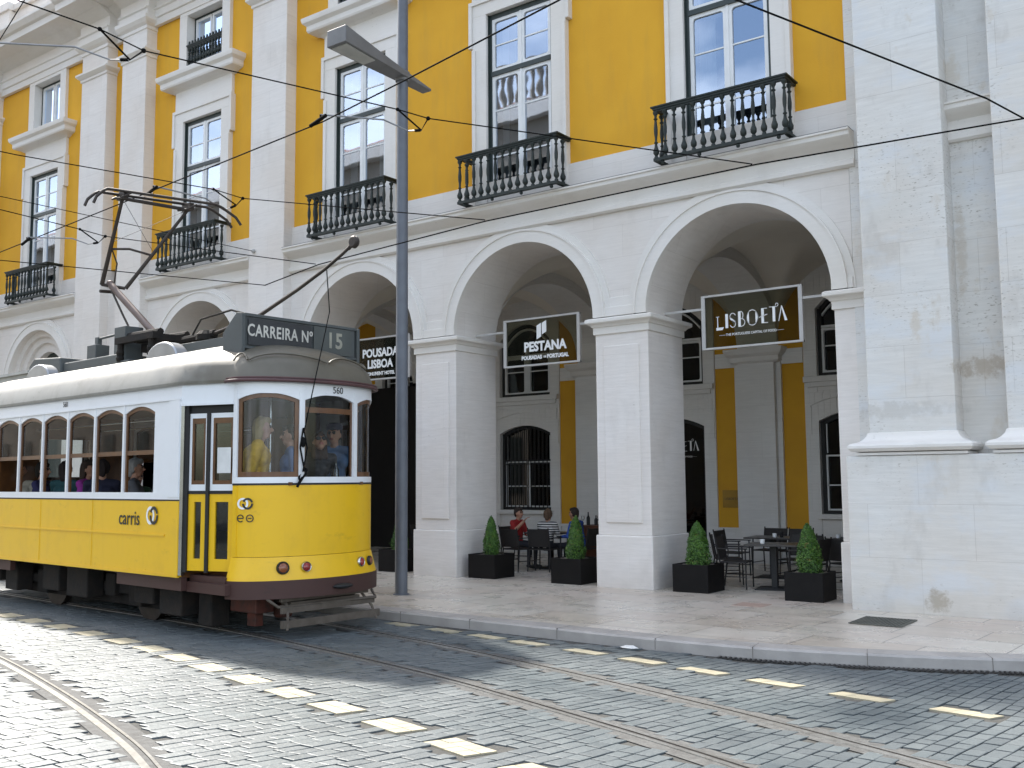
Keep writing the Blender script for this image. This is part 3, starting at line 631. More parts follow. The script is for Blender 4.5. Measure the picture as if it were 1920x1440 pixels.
# rooms behind are closed boxes
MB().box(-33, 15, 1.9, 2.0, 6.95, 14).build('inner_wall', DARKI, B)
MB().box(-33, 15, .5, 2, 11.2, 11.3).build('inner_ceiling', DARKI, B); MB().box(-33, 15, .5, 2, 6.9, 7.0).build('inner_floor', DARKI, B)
for x in WINX: french_window(x)
def upper_window(x, rail):
    ow = .70; s = MB(); y0 = YW-.09; z0, z1 = 12.16, 13.52
    s.box(x-ow-.3, x-ow, y0, .5, 12.03, z1); s.box(x+ow, x+ow+.3, y0, .5, 12.03, z1); s.box(x-ow-.3, x+ow+.3, y0, .5, z1, 13.64); s.box(x-ow, x+ow, y0, .5, 12.03, z0)
    s.build('upper_surround', STONE_T, B, bevel=.006)
    g = empty('upper_window', (x, 0, 0), 0, B)
    f = MB(); f.box(-ow+.003, -ow+.06, .20, .4, z0, z1); f.box(ow-.06, ow-.003, .20, .4, z0, z1); f.box(-ow+.06, ow-.06, .20, .4, z1-.06, z1-.003); f.build('outer_frame', GREEN, g)
    c = MB(); rframe(c, -ow+.06, -.01, z0, z1-.06, .20, .26, .06, .04); rframe(c, .01, ow-.06, z0, z1-.06, .20, .26, .06, .04); c.build('casement', WHITEP, g)
    MB().add([(-ow+.1, .24, z0), (ow-.1, .24, z0), (ow-.1, .24, z1-.1), (-ow+.1, .24, z1-.1)], [(0, 1, 2, 3)]).build('pane', GLASS, g)
for i, x in enumerate(WINX): upper_window(x, i)
# ------- balconies
def baluster_mesh(h, r=.040):
    return [(r*.9, 0), (r*.9, .03), (r*.55, .05), (r*1.25, .09), (r*1.3, .13), (r*.75, .19), (r*.5, .25), (r*.9, .27), (r*.5, .29), (r*.55, .36), (r*.8, .42), (r*.85, .50), (r*.55, .62), (r*.5, h-.14), (r*.95, h-.12), (r*.5, h-.1), (r*.6, h-.06), (r*1.1, h-.03), (r*1.1, h)]
def balcony(x, zb, h, w, y0, yb, nb=13, nside=2):
    g = empty('balcony_railing', (x, 0, zb), 0, B); D = y0
    t = MB(); t.box(-w, w, D-.045, D+.045, h, h+.035); t.box(-w+.01, w-.01, D-.03, D+.03, h-.03, h); t.box(-w-.03, w+.03, D-.06, D+.06, h+.035, h+.06)
    for s in (-1, 1): t.box(min(s*w, s*(w-.07)), max(s*w, s*(w-.07)), D+.045, yb, h, h+.035); t.box(min(s*(w+.03), s*(w-.09)), max(s*(w+.03), s*(w-.09)), D+.06, yb, h+.035, h+.06)
    t.build('top_rail', IRON, g)
    t = MB(); t.box(-w, w, D-.04, D+.04, 0, .05)
    for s in (-1, 1): t.box(min(s*w, s*(w-.07)), max(s*w, s*(w-.07)), D+.04, yb, 0, .05)
    for k in (-.9, -.3, .3, .9):
        t.sphere((k*w*.97, D, -.03), .035, 8)
    t.build('bottom_rail', IRON, g)
    b = MB(); b.lathe(baluster_mesh(h-.07), (0, 0, .045), 8); first = b.build('baluster', IRON, g, smooth=50)
    spots = [(-w+.035+(2*w-.07)*i/(nb-1), D) for i in range(nb)]
    for s in (-1, 1): spots += [(s*(w-.035), D+(yb-D)*(j+1)/(nside+1)) for j in range(nside)]
    for k, (bx, by) in enumerate(spots):
        o = first if k == 0 else first.copy()
        if k: COL.objects.link(o); o.parent = g
        o.location = (bx, by, 0)
    return g
for x in WINX: balcony(x, 6.98, .86, 1.13, -.42, .0, 14, 1)
for x in (WINX[3], WINX[2], WINX[1], WINX[0]): balcony(x, 12.17, .5, .68, .02, .2, 12, 0)

# ------- gallery behind the arches
def barrel_y(y):    # profile across the gallery
    t = (y-TH)/(YB-TH)*2-1; return 4.75+1.62*math.sqrt(max(0, 1-t*t))
m = MB(); X0, X1 = -14.9, 4.45
def ceil_z(x, y):
    z = barrel_y(y)
    for cx, k in ARCH:
        d = abs(x-cx)
        if d < RAD+.1: z = max(z, 4.6+math.sqrt(max(0, (RAD+.1)**2-d*d))*1.06)
    return z
nx, ny = 220, 40; vs = []
for i in range(nx+1):
    for j in range(ny+1):
        x = X0+(X1-X0)*i/nx; y = TH+.0+(YB-TH)*j/ny; vs.append((x, y, ceil_z(x, y)))
m.add(vs, [(i*(ny+1)+j, i*(ny+1)+j+1, (i+1)*(ny+1)+j+1, (i+1)*(ny+1)+j) for i in range(nx) for j in range(ny)])
m.build('vault', PLASTER, B, smooth=60)
for x0, x1 in ((0.05, .98), (-4.11, -3.18), (-8.3, -7.35), (-9.55, -9.05), (-13.3, -12.75)):
    m = MB(); K = 30
    for k in range(K):
        f0, f1 = k/K, (k+1)/K; ya, yb2 = TH+(YB-TH)*f0, TH+(YB-TH)*f1
        za, zb_ = barrel_y(ya)-.25+0*ya, barrel_y(yb2)-.25
        za, zb_ = max(za, 4.5), max(zb_, 4.5)
        vs = [(x0, ya, za), (x1, ya, za), (x1, yb2, zb_), (x0, yb2, zb_), (x0, ya, za+.6), (x1, ya, za+.6), (x1, yb2, zb_+.6), (x0, yb2, zb_+.6)]
        m.add(vs, [(0, 1, 2, 3), (0, 4, 5, 1), (3, 2, 6, 7), (0, 3, 7, 4), (1, 5, 6, 2)])
    m.build('vault_rib', STONE_I, B, smooth=30)
MB().box(-15, -14.9, TH, YB, 0, 6.9).build('gallery_end', STONE_I, B)
# back wall: yellow strips, grey pilasters, arched doors & windows
DX = [2.593, -1.567, -5.727, -9.9, -13.5]
m = MB(); hs = []
for x in DX: hs += [(x-.80, x+.80, .02 if x in (DX[1],) else 1.06, 3.0), (x-.80, x+.80, 3.92, 5.35)]
hs = []
for i, x in enumerate(DX): hs += [(x-.80, x+.80, 1.06 if i in (0, 2) else .05, 3.22), (x-.80, x+.80, 3.92, 5.82)]
wall_with_holes(m, -15, 4.45, 0, 6.9, YB, YB+.4, hs); m.build('gallery_back_wall', YEL_IN, B)
def seg_arch(m, x, w, z0, rise, y0, y1, top, K=12):
    for k in range(K):
        a = -1+2*k/K; b = -1+2*(k+1)/K; fz = lambda t: z0+rise*(1-t*t)
        m.prism([(x+a*w, fz(a)), (x+b*w, fz(b)), (x+b*w, top), (x+a*w, top)], XZ, y0, y1)
for i, x in enumerate(DX):
    lo = 1.06 if i in (0, 2) else .05
    s = MB(); yf = YB-.05
    s.box(x-1.06, x-.78, yf, YB+.3, 0, 6.7); s.box(x+.78, x+1.06, yf, YB+.3, 0, 6.7)
    seg_arch(s, x, .78, 2.98, .20, yf, YB+.3, 3.62); s.box(x-.78, x+.78, yf, YB+.3, 3.62, 3.93); seg_arch(s, x, .78, 5.35, .42, yf, YB+.3, 6.7)
    s.box(x-1.05, x+1.05, yf-.1, yf, 3.80, 3.92); s.box(x-.98, x+.98, yf-.06, yf, 3.70, 3.80)
    for sg in (-1, 1): s.box(x+sg*.98-.06, x+sg*.98+.06, yf-.03, yf, 2.7, 3.3)
    seg_arch(s, x, 1.0, 3.28, .22, yf-.03, yf, 3.36 if False else 3.58)
    if lo > 1: s.box(x-.78, x+.78, yf+.02, YB+.3, 0, lo); s.box(x-.85, x+.85, yf-.08, yf+.02, lo-.1, lo)
    o = s.build('inner_window_surround', STONE_I, B, bevel=.006)
    g = empty('inner_window', (x, 0, 0), 0, B)
    f = MB(); yy = YB+.10
    for z0, z1, r in ((lo, 2.99, .2), (3.93, 5.36, .42)):
        f.box(-.79, -.70, yy-.03, yy+.1, z0, z1); f.box(.70, .79, yy-.03, yy+.1, z0, z1); f.box(-.70, .70, yy-.03, yy+.1, z0, z0+.07)
        for k in range(12):
            a, b = -1+k/6, -1+(k+1)/6; q = lambda t: z1+r*(1-t*t)
            f.prism([(a*.72, q(a)-.09), (b*.72, q(b)-.09), (b*.72, q(b)+.02), (a*.72, q(a)+.02)], XZ, yy-.03, yy+.1)
    f.build('outer_frame', TBLK, g)
    c = MB(); c.box(-.05, .05, yy-.02, yy+.06, 3.99, 5.2); c.box(-.70, .70, yy-.02, yy+.06, 4.95, 5.0)
    for a, b in ((-.70, -.04), (.04, .70)): rframe(c, a, b, 3.99, 4.94, yy-.02, yy+.05, .05, .05); c.box(a+.05, b-.05, yy, yy+.03, 4.55, 4.575)
    for k in range(14):
        a, b = -1+k/7, -1+(k+1)/7; q = lambda t: 5.36+.42*(1-t*t)-.11
        c.prism([(a*.68, q(a)-.05), (b*.68, q(b)-.05), (b*.68, q(b)), (a*.68, q(a))], XZ, yy-.02, yy+.05)
    if lo > 1:
        for a, b in ((-.70, -.02), (.02, .70)): rframe(c, a, b, lo+.07, 2.28, yy, yy+.05, .035, .02); c.box(a, b, yy, yy+.04, 1.64, 1.665)
        for a in (-.68, .66): c.box(a, a+.02, yy, yy+.04, 2.32, 3.0)
    c.build('casement', WHITEP if True else None, g)
    if i == 2:
        b = MB()
        for k in range(11): b.tube([(-.62+k*.124, yy-.06, lo+.05), (-.62+k*.124, yy-.06, 2.98+.18*(1-(-1+k*.2)**2))], .014, 5)
        for z in (2.3, 2.2): b.box(-.7, .7, yy-.075, yy-.055, z, z+.02)
        b.build('window_bars', TBLK, g)
    MB().add([(-.72, yy+.07, lo), (.72, yy+.07, lo), (.72, yy+.07, 5.75), (-.72, yy+.07, 5.75)], [(0, 1, 2, 3)]).build('pane', glass('gallery_glass', .05, (.12, .12, .12)) if 'gg' not in MATS else MATS['gg'], g); MATS['gg'] = bpy.data.materials['gallery_glass']
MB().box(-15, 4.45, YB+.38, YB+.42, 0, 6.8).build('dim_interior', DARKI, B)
for i in range(len(DX)-1):
    cx = (DX[i]+DX[i+1])/2; 
    if i == 3: cx = -11.8
    m = MB(); m.box(cx-.42, cx+.42, YB-.20, YB+.01, .0, 4.3); m.box(cx-.53, cx-.42, YB-.08, YB+.01, 0, 4.3); m.box(cx+.42, cx+.53, YB-.08, YB+.01, 0, 4.3); o = m.build('gallery_pilaster', STONE_I, B, bevel=.01)
    m = MB(); loop_moulding(m, (cx-.5, cx+.5, YB-.2, YB+.1), [(0, 4.28), (.05, 4.32), (.05, 4.42), (.13, 4.48), (.16, 4.55), (.16, 4.6), (0, 4.62)]); m.build('capital', STONE_T, o)
    m = MB(); m.box(cx-1.0, cx+1.0, YB-.04, YB+.01, 4.24, 4.56); m.build('gallery_band', STONE_I, B); m = MB(); m.box(cx-1.0, cx+1.0, YB-.04, YB+.01, 0, .70); m.box(cx-1.02, cx+1.02, YB-.07, YB, .68, .74); m.build('gallery_dado', STONE_I, B)

# ------------------------------------------------------------------ the tram
TR = thing('tram', 'old yellow and white tram with route 15 board turning along the rails', 'tram', (-1.4, -5.6, ZS), math.atan2(-.0785, .997))
TM = Matrix.Translation((-1.4, -5.6, ZS)) @ Matrix.Rotation(math.atan2(-.0785, .997), 4, 'Z'); TMI = TM.inverted()
UC, CA, CB, HB_, UE, UREAR = .277, 1.07, .60, 1.35, -.47, -7.1
def cab_pt(t, ext=0): return Vector((UC+(CB+ext)*math.sin(t), -(CA+ext)*math.cos(t), 0))    # t=0 near corner, pi far corner
def path_pts(ext=0, dens=40):
    """full outline: near rear -> near side -> front -> far side -> rear end and back"""
    out = []
    def arc(c, sgn):
        return [Vector((c+sgn*(CB+ext)*math.sin(t), -sgn*(CA+ext)*math.cos(t), 0)) for t in np.linspace(0, PI, dens)]
    near = [Vector((UREAR, -HB_-ext, 0)), Vector((UE, -HB_-ext, 0))]
    f = arc(UC, 1); farp = [Vector((UE, HB_+ext, 0)), Vector((UREAR, HB_+ext, 0))]
    rc = UREAR-(UC-UE); r = arc(rc, -1)
    return near+f+farp+r
class Path:
    def __init__(s, pts, closed=False):
        s.p = [Vector(q) for q in pts]; s.s = [0]
        for a, b in zip(s.p, s.p[1:]): s.s.append(s.s[-1]+(b-a).length)
        s.L = s.s[-1]
    def at(s, t):
        t = min(max(t, 0), s.L); i = max(0, min(int(np.searchsorted(s.s, t, 'right'))-1, len(s.p)-2)); d = (s.s[i+1]-s.s[i]) or 1
        a, b = s.p[i], s.p[i+1]; q = a.lerp(b, (t-s.s[i])/d)
        def nrm(j): v = (s.p[j+1]-s.p[j]).normalized(); return Vector((v.y, -v.x, 0))
        n = nrm(i)
        return q, n
def ribbon(m, P, s0, s1, zlo, zhi, th=.04, nseg=1, out=0, mi=0, flare=None):
    zl = zlo if callable(zlo) else (lambda t: zlo); zh = zhi if callable(zhi) else (lambda t: zhi)
    k = nseg; vs = []
    for i in range(k+1):
        s = s0+(s1-s0)*i/k; q, n = P.at(s); fr = i/k
        for z, ff in ((zl(fr), 0), (zh(fr), 1)):
            o = out+((flare(z)) if flare else 0); a = q+n*o; b = q+n*(o-th); vs += [(a.x, a.y, z), (b.x, b.y, z)]
    fs = []
    for i in range(k): a, b = 4*i, 4*i+4; fs += [(a, b, b+2, a+2), (a+1, a+3, b+3, b+1), (a, a+1, b+1, b), (a+2, b+2, b+3, a+3)]
    fs += [(0, 2, 3, 1), (4*k, 4*k+1, 4*k+3, 4*k+2)]; m.add(vs, fs, mi)
cabN = Path([cab_pt(t) for t in np.linspace(0, PI, 61)])
def rot180(p): return Vector((2*((UREAR+UE)/2)-p.x, -p.y, 0))
cabR = Path([rot180(cab_pt(t)) for t in np.linspace(0, PI, 61)])
sideN = Path([(UREAR, -HB_, 0), (UE, -HB_, 0)]); sideF = Path([(UE, HB_, 0), (UREAR, HB_, 0)])
doorPs = [Path([(UE, -HB_, 0), (UC, -CA, 0)]), Path([(UC, CA, 0), (UE, HB_, 0)])]
doorPs += [Path([rot180(Vector(q)) for q in p.p]) for p in doorPs]
ZB, ZM, ZWs, ZSi, ZE = .74, 1.25, 1.71, 1.80, 3.19
SL = sideN.L
# lower yellow side panels
for P in (sideN, sideF):
    m = MB(); ribbon(m, P, 0, SL, ZB, ZWs-.02, .05); ribbon(m, P, 0, SL-.33, ZM-.012, ZM+.012, .02, out=.014); ribbon(m, P, 0, SL, ZB-.01, ZB+.03, .03, out=.01)
    ribbon(m, P, SL-.30, SL+.0, ZB, ZWs-.02, .03, out=.016)
    for s in np.arange(SL-2.28, .2, -1.64): ribbon(m, P, s-.004, s+.004, ZB+.03, ZWs-.02, .01, out=.005)
    for sa in np.arange(.1, SL-.3, .41):
        for zz in (ZB+.05, ZWs-.05): q, n = P.at(sa); m.sphere((q.x+n.x*.0, q.y+n.y*.0, zz), .006, 6)
    m.build('side_panel', TYEL, TR)
    m = MB(); ribbon(m, P, 0, SL, ZWs-.02, ZWs, .04, out=.004); m.build('waist_stripe', TBLK, TR)
    # white upper framing with arched heads
    m = MB(); ribbon(m, P, 0, SL, ZWs, ZSi, .06, out=.006); ribbon(m, P, 0, SL, 2.99, ZE, .05); ribbon(m, P, 0, SL, 2.985, 3.01, .02, out=.02)
    ribbon(m, P, SL-.65, SL, ZSi, 2.99, .06); ribbon(m, P, SL-.27, SL-.02, ZSi-.06, 2.99, .03, out=.016); ribbon(m, P, 0, .6, ZSi, 2.99, .06)
    pit = .827; e = SL-.65; nwin = 7; wins = []
    for k in range(nwin):
        s1 = e-k*pit; s0 = s1-pit; wins.append((s0+.045, s1))
        if s0 > .6 or k < nwin: ribbon(m, P, s0-.0, s0+.045, ZSi, 2.99, .06, out=.008)
        ribbon(m, P, s0+.045, s1, (lambda t: 2.86+.09*(1-(2*t-1)**2)), 2.985, .05, 10)
    m.build('upper_frame', TWHT, TR)
    for (a, b) in wins:
        hw = MB(); arch = lambda d: (lambda t: 2.86-d+.09*(1-(2*t-1)**2))
        ribbon(hw, P, a, b, arch(.05), arch(-.002), .03, 8, out=-.02); ribbon(hw, P, a, b, 2.30, 2.36, .03, 1, out=-.022); ribbon(hw, P, a, a+.04, ZSi, 2.88, .03, 1, out=-.018); ribbon(hw, P, b-.03, b, ZSi, 2.88, .03, 1, out=-.018)
        w = hw.build('side_window', TWOOD, TR)
        g = MB(); (q0, nn), (q1, _) = P.at(a), P.at(b); vs = []
        for i in range(9):
            t = i/8; q, n = P.at(a+(b-a)*t); q = q-n*.035; vs += [(q.x, q.y, 2.33), (q.x, q.y, arch(0)(t))]
        g.add(vs, [(2*i, 2*i+2, 2*i+3, 2*i+1) for i in range(8)]); g.build('pane', TGLASS, w)
# doors: four-leaf folding door with wooden-framed lights
for di, P in enumerate(doorPs):
    L = P.L; m = MB(); ribbon(m, P, -0.0, L, 2.93, ZE, .06); ribbon(m, P, 0, L, 2.90, 2.935, .03, out=.02); m.build('door_header', TWHT, TR)
    m = MB(); ribbon(m, P, .0, .05, .76, 2.92, .07, out=.004); m.build('door_jamb', CHROME if di == 0 else TBLK, TR)
    d = MB(); ribbon(d, P, .05, L, .80, 2.92, .02, out=-.10); d2 = d.build('door', TBLK, TR) if False else empty('door', (0, 0, 0), 0, TR)
    f = MB(); ribbon(f, P, .05, .10, .8, 2.90, .08, out=-.02); ribbon(f, P, .10, L, 2.78, 2.90, .04, out=-.06); ribbon(f, P, L/2-.022, L/2+.022, .8, 2.80, .05, out=-.02); ribbon(f, P, .10, L-.02, 1.78, 1.82, .045, out=-.038); f.build('door_edge', TBLK, d2)
    for a, b in ((.10, L/2-.022), (L/2+.022, L-.01)):
        y = MB(); ribbon(y, P, a, b, .82, .97, .035, out=-.05); ribbon(y, P, a, b, 1.68, 1.78, .035, out=-.05); w_ = .085
        ribbon(y, P, a, a+w_, .97, 1.68, .035, out=-.05); ribbon(y, P, b-w_, b, .97, 1.68, .035, out=-.05); y.build('lower_panel', TYEL, d2)
        y = MB(); ribbon(y, P, a, b, 1.82, 1.90, .035, out=-.05); ribbon(y, P, a, b, 2.74, 2.80, .035, out=-.05); ribbon(y, P, a, a+.035, 1.90, 2.74, .035, out=-.05); ribbon(y, P, b-.035, b, 1.90, 2.74, .035, out=-.05); y.build('upper_panel', TWHT, d2)
        y = MB(); ribbon(y, P, a+.035, b-.035, 1.90, 1.95, .03, out=-.054); ribbon(y, P, a+.035, b-.035, 2.67, 2.74, .03, out=-.054); ribbon(y, P, a+.035, a+.065, 1.95, 2.67, .03, out=-.054); ribbon(y, P, b-.065, b-.035, 1.95, 2.67, .03, out=-.054); y.build('wood_sash', TWOOD, d2)
        y = MB(); ribbon(y, P, a+.05, b-.05, 1.92, 2.70, .004, out=-.07); ribbon(y, P, a+w_-.01, b-w_+.01, .96, 1.69, .004, out=-.07); y.build('pane', TGLASS, d2)
# cab ends
def skirt_flare(z): return .075*max(0, min(1, (1.02-z)/.30))
for ci, P in enumerate((cabN, cabR)):
    L = P.L
    tS = lambda t: float(np.interp(t, np.linspace(0, PI, 61), P.s))
    m = MB(); ribbon(m, P, 0, L, 1.005, 1.885, .05, 48)
    for sa in (.085, L-.085):
        ribbon(m, P, sa-.003, sa+.003, 1.01, 1.88, .01, out=.004)
        for zz in np.arange(1.05, 1.86, .075): q, n = P.at(sa-.025 if sa < 1 else sa+.025); m.sphere((q.x, q.y, zz), .006, 6)
    for sa in np.arange(.2, L-.1, .28):
        q, n = P.at(sa); m.sphere((q.x, q.y, 1.865), .006, 6)
    m.build('front_panel', TYEL, TR, smooth=40)
    m = MB()
    for a, b in ((.72, .82), (.82, .92), (.92, 1.0)): ribbon(m, P, 0, L, a, b, .05, 48, flare=skirt_flare)
    m.build('front_apron', TYEL, TR, smooth=50)
    m = MB()
    for a, b in ((.50, .60), (.60, .72)): ribbon(m, P, -.0, L, a, b, .06, 48, flare=lambda z: .085)
    m.build('front_bumper', TBRN, TR, smooth=50)
    m = MB(); ribbon(m, P, 0, L, 1.885, 1.91, .045, 48, out=.006); m.build('waist_stripe', TBLK, TR)
    tb, tc_ = R_(66), R_(114); pw = .035; m = MB()
    ribbon(m, P, 0, L, 1.91, 1.985, .06, 48, out=.004); ribbon(m, P, 0, L, 3.10, ZE, .05, 48); ribbon(m, P, 0, L, 3.03, 3.04, .02, 48, out=.003)
    for sa in np.arange(.06, L-.05, .17): q, n = P.at(sa); m.sphere((q.x, q.y, 3.052), .006, 6)
    for sa in (.02, .05, L-.05, L-.02):
        for zz in (1.95, 2.0, 3.0): q, n = P.at(sa); m.sphere((q.x+n.x*.004, q.y+n.y*.004, zz), .006, 6)
    edges = [0, tS(tb), tS(tc_), L]; seg = []
    for k in range(3): seg.append((edges[k]+(pw if k else .07), edges[k+1]-(pw if k < 2 else .07)))
    for a, b in ((0, .07), (edges[1]-pw, edges[1]+pw), (edges[2]-pw, edges[2]+pw), (L-.07, L)): ribbon(m, P, a, b, 1.985, 3.10, .06, 4, out=.006)
    arch = lambda d: (lambda t: 2.955-d+.08*(1-(2*t-1)**2))
    for a, b in seg: ribbon(m, P, a, b, arch(0), 3.10, .05, 14)
    m.build('cab_frame', TWHT, TR, smooth=30)
    for k, (a, b) in enumerate(seg):
        wd = MB(); top = arch(.055)
        if k != 1: ribbon(wd, P, a, b, arch(.055), arch(-.002), .03, 12, out=-.02); ribbon(wd, P, a, b, 1.985, 2.05, .03, 12, out=-.02); ribbon(wd, P, a, a+.06, 2.05, 2.98, .03, 3, out=-.02); ribbon(wd, P, b-.055, b, 2.05, 2.98, .03, 3, out=-.02)
        else: ribbon(wd, P, a, b, 2.80, 2.87, .03, 12, out=-.03); ribbon(wd, P, a, a+.025, 1.985, 3.0, .03, 2, out=-.03); ribbon(wd, P, b-.035, b, 1.985, 3.0, .03, 2, out=-.03)
        w = wd.build('windscreen', TWOOD, TR)
        g = MB(); vs = []
        for i in range(13): q, n = P.at(a+(b-a)*i/12); q = q-n*.035; vs += [(q.x, q.y, 1.99), (q.x, q.y, arch(.01)(i/12))]
        g.add(vs, [(2*i, 2*i+2, 2*i+3, 2*i+1) for i in range(12)]); g.build('pane', glass('windscreen_glass', .0, (.80, .86, .92), .05) if (k == 0 and ci == 0) else TGLASS, w, smooth=80)
    # lamps in the apron
    for t, c, r in ((R_(52), LENSO, .07), (R_(69), LENSR, .06), (R_(118), LENSR, .06), (R_(132), LENSO, .055)):
        q, n = P.at(tS(t)); n = (n+Vector((0, 0, .1))).normalized(); Mz = Matrix.Translation(Vector((q.x, q.y, .865))+n*.045) @ n.to_track_quat('Z', 'Y').to_matrix().to_4x4()
        m = MB(); m.lathe([(r*1.15, 0), (r*1.15, .02), (r*.98, .035), (r*.85, .03), (r*.8, .0)], M=Mz, seg=20); o = m.build('tail_lamp', CHROME if c is LENSR else TBLK, TR, smooth=40)
        m = MB(); m.lathe([(r*.86, .01), (r*.8, .035), (r*.4, .05), (.002, .052)], M=Mz, seg=20); m.build('lens', c, o, smooth=40)
# skirts, floor, ceiling, interior
m = MB(); m.box(UREAR-.6, UE+.6, -1.02, 1.02, .66, .74); m.build('floor', TBRN, TR)
m = MB(); m.box(UREAR+.02, UE-.02, -1.29, 1.29, .72, .80); m.box(UREAR-1.2, UC+.3, -.98, .98, .74, .80); m.build('deck', TWOOD, TR)
for sg in (-1, 1):
    for xa, xb in ((UREAR+5.0, UE), (UREAR-.1, UREAR+1.6)): MB().box(xa, xb, min(sg*1.22, sg*1.30), max(sg*1.22, sg*1.30), .56, .73).build('sole_bar', TBRN, TR)
MB().box(UE, UC+.1, -1.22, 1.22, .55, .68).build('sole_bar', TBRN, TR)
MB().box(-6.4, -1.15, -.74, .74, .16, .70).build('under_light_block', TUND, TR, bevel=.03)  # added block under the floor, keeps light from coming through beneath the tram
for xa, xb, za in ((-6.1, -5.65, .22), (-4.75, -4.2, .3), (-3.95, -3.3, .26), (-1.95, -1.45, .3), (-1.3, -.75, .2), (-6.9, -6.3, .34)): MB().box(xa, xb, -1.12, -.86, za, .72).build('equipment_box', TUND, TR, bevel=.02)
m = MB(); m.box(UE-.02, UC+.02, -1.17, -1.02, .68, .76); m.build('step', TBRN, TR)
m = MB(); m.box(UREAR, UE, -1.25, 1.25, 3.12, 3.15); m.box(UE, UC+.2, -1.0, 1.0, 3.10, 3.12); m.build('ceiling_lining', simple('cream_lining', (.16, .15, .11), .6), TR)
for sx in (UE-.55, UREAR+.55):
    m = MB(); m.box(sx-.03, sx+.03, -1.28, -.45, .8, 3.1); m.box(sx-.03, sx+.03, .45, 1.28, .8, 3.1); m.box(sx-.03, sx+.03, -.45, .45, 2.7, 3.1)
    m.build('bulkhead', TWOOD, TR)
for k in range(7):
    for sg in (-1, 1):
        x = UE-1.1-k*.8; m = MB(); m.box(x-.38, x+.02, min(sg*.42, sg*1.25), max(sg*.42, sg*1.25), 1.18, 1.26); m.box(x-.03, x+.03, min(sg*.42, sg*1.25), max(sg*.42, sg*1.25), 1.26, 1.72); m.box(x-.36, x-.32, min(sg*.5, sg*.56), max(sg*.5, sg*.56), .8, 1.18); m.build('bench_seat', TWOOD, TR)
for sg in (-1, 1): MB().tube([(UREAR+.3, sg*.5, 2.85), (UE-.3, sg*.5, 2.85)], .015).build('grab_rail', CHROME, TR)
m = MB(); m.box(UC+.05, UC+.30, -.35, .05, .8, 1.75); m.lathe([(.12, 1.75), (.12, 1.80), (.03, 1.84)], (UC+.18, -.15, 0)); m.build('controller', TBLK, TR)
MB().tube([(UC-.1, -.45, .8), (UC-.1, -.45, 3.1)], .016).build('grab_pole', CHROME, TR)
# roof
def roof_grid(pts, spine0, spine1, z0, rise, ext, K=12, p=2.4):
    vs = []; n = len(pts)
    for k in range(K+1):
        t = 1-(1-k/K)**1.6 if k < K else 1.0; t = k/K; t = t**1.25
        for q in pts:
            s = Vector((min(max(q.x, spine0), spine1), 0, 0)); r = q.lerp(s, t); z = z0+rise*(1-(1-t)**p)**(1/2.0); vs.append((r.x, r.y, z))
    return vs, [(k*n+i, k*n+(i+1) % n, (k+1)*n+(i+1) % n, (k+1)*n+i) for k in range(K) for i in range(n)]
outl = path_pts(.035, 30); allp = []
for i, q in enumerate(outl):   # densify
    q2 = outl[(i+1) % len(outl)]; k = max(1, int((q2-q).length/.25)); allp += [q.lerp(q2, j/k) for j in range(k)]
vs, fs = roof_grid(allp, UREAR+.2, UE-.2, ZE+.02, .60, .05)
m = MB(); m.add(vs, fs); n = len(allp)
m.add([(q.x, q.y, ZE-.02) for q in allp]+[(q.x, q.y, ZE+.02) for q in allp], [(i, (i+1) % n, n+(i+1) % n, n+i) for i in range(n)])
rf = m.build('roof', TROOF, TR, smooth=60)
nt_ = TROOF.node_tree; b_ = nt_.nodes['Principled BSDF']; src_ = b_.inputs['Base Color'].links[0].from_socket
ox = N(nt_, 'ShaderNodeSeparateXYZ', {'Vector': N(nt_, 'ShaderNodeTexCoord').outputs['Object']}).outputs[0]
ax = N(nt_, 'ShaderNodeMath', {0: N(nt_, 'ShaderNodeMath', {0: ox, 1: -(UREAR+UE)/2}, operation='ADD').outputs[0]}, operation='ABSOLUTE').outputs[0]
ns_ = noise(nt_, posn(nt_, (4, 4, 4), True), 1.2, 5); ax2 = N(nt_, 'ShaderNodeMath', {0: ax, 1: ns_}, operation='ADD').outputs[0]
f_ = N(nt_, 'ShaderNodeMapRange', {'Value': ax2, 'From Min': 3.35, 'From Max': 4.3, 'To Min': 0, 'To Max': .92}).outputs[0]
nt_.links.new(mixc(nt_, f_, src_, mixc(nt_, ns_, (.14, .125, .095), (.085, .072, .048))), b_.inputs['Base Color'])
# darker dirty hood over each cab, laid just proud of the roof
for sg, nm in ((1, 'front_hood'), (-1, 'rear_hood')):
    m = MB(); m.tube([(q.x, q.y, ZE+.0) for q in [(cab_pt(t, .075) if sg > 0 else rot180(cab_pt(t, .075))) for t in np.linspace(-.2, PI+.2, 50)]], .022, 8); m.tube([(q.x, q.y, ZE+.035) for q in [(cab_pt(t, .07) if sg > 0 else rot180(cab_pt(t, .07))) for t in np.linspace(-.2, PI+.2, 50)]], .012, 6)
    m.build('gutter', simple('maroon_trim', (.10, .045, .045), .5) if sg > 0 else MATS['maroon_trim'], rf, smooth=60)
    for a, b in ((R_(0), R_(20)), (R_(22), R_(87)), (R_(89), R_(135)), (R_(137), R_(180))):   # scalloped rain strips
        pts = []
        for i in range(15):
            f = i/14; t = a+(b-a)*f
            q = cab_pt(max(t, 0), .05) if t >= 0 else Vector((UC+(t/R_(28))*1.0, -CA-.05+(-HB_+CA)*min(1, -t/R_(28)*.9), 0))
            if sg < 0: q = rot180(q)
            tt = .06+.07*math.sin(PI*f)**.8; s_ = Vector((min(max(q.x, UREAR+.2), UE-.2), 0, 0)); r = q.lerp(s_, tt); pts.append((r.x, r.y, ZE+.045+.60*(1-(1-tt)**2.4)**.5))
        MB().tube(pts, .014, 6).build('rain_strip', TROOF, rf, smooth=60)
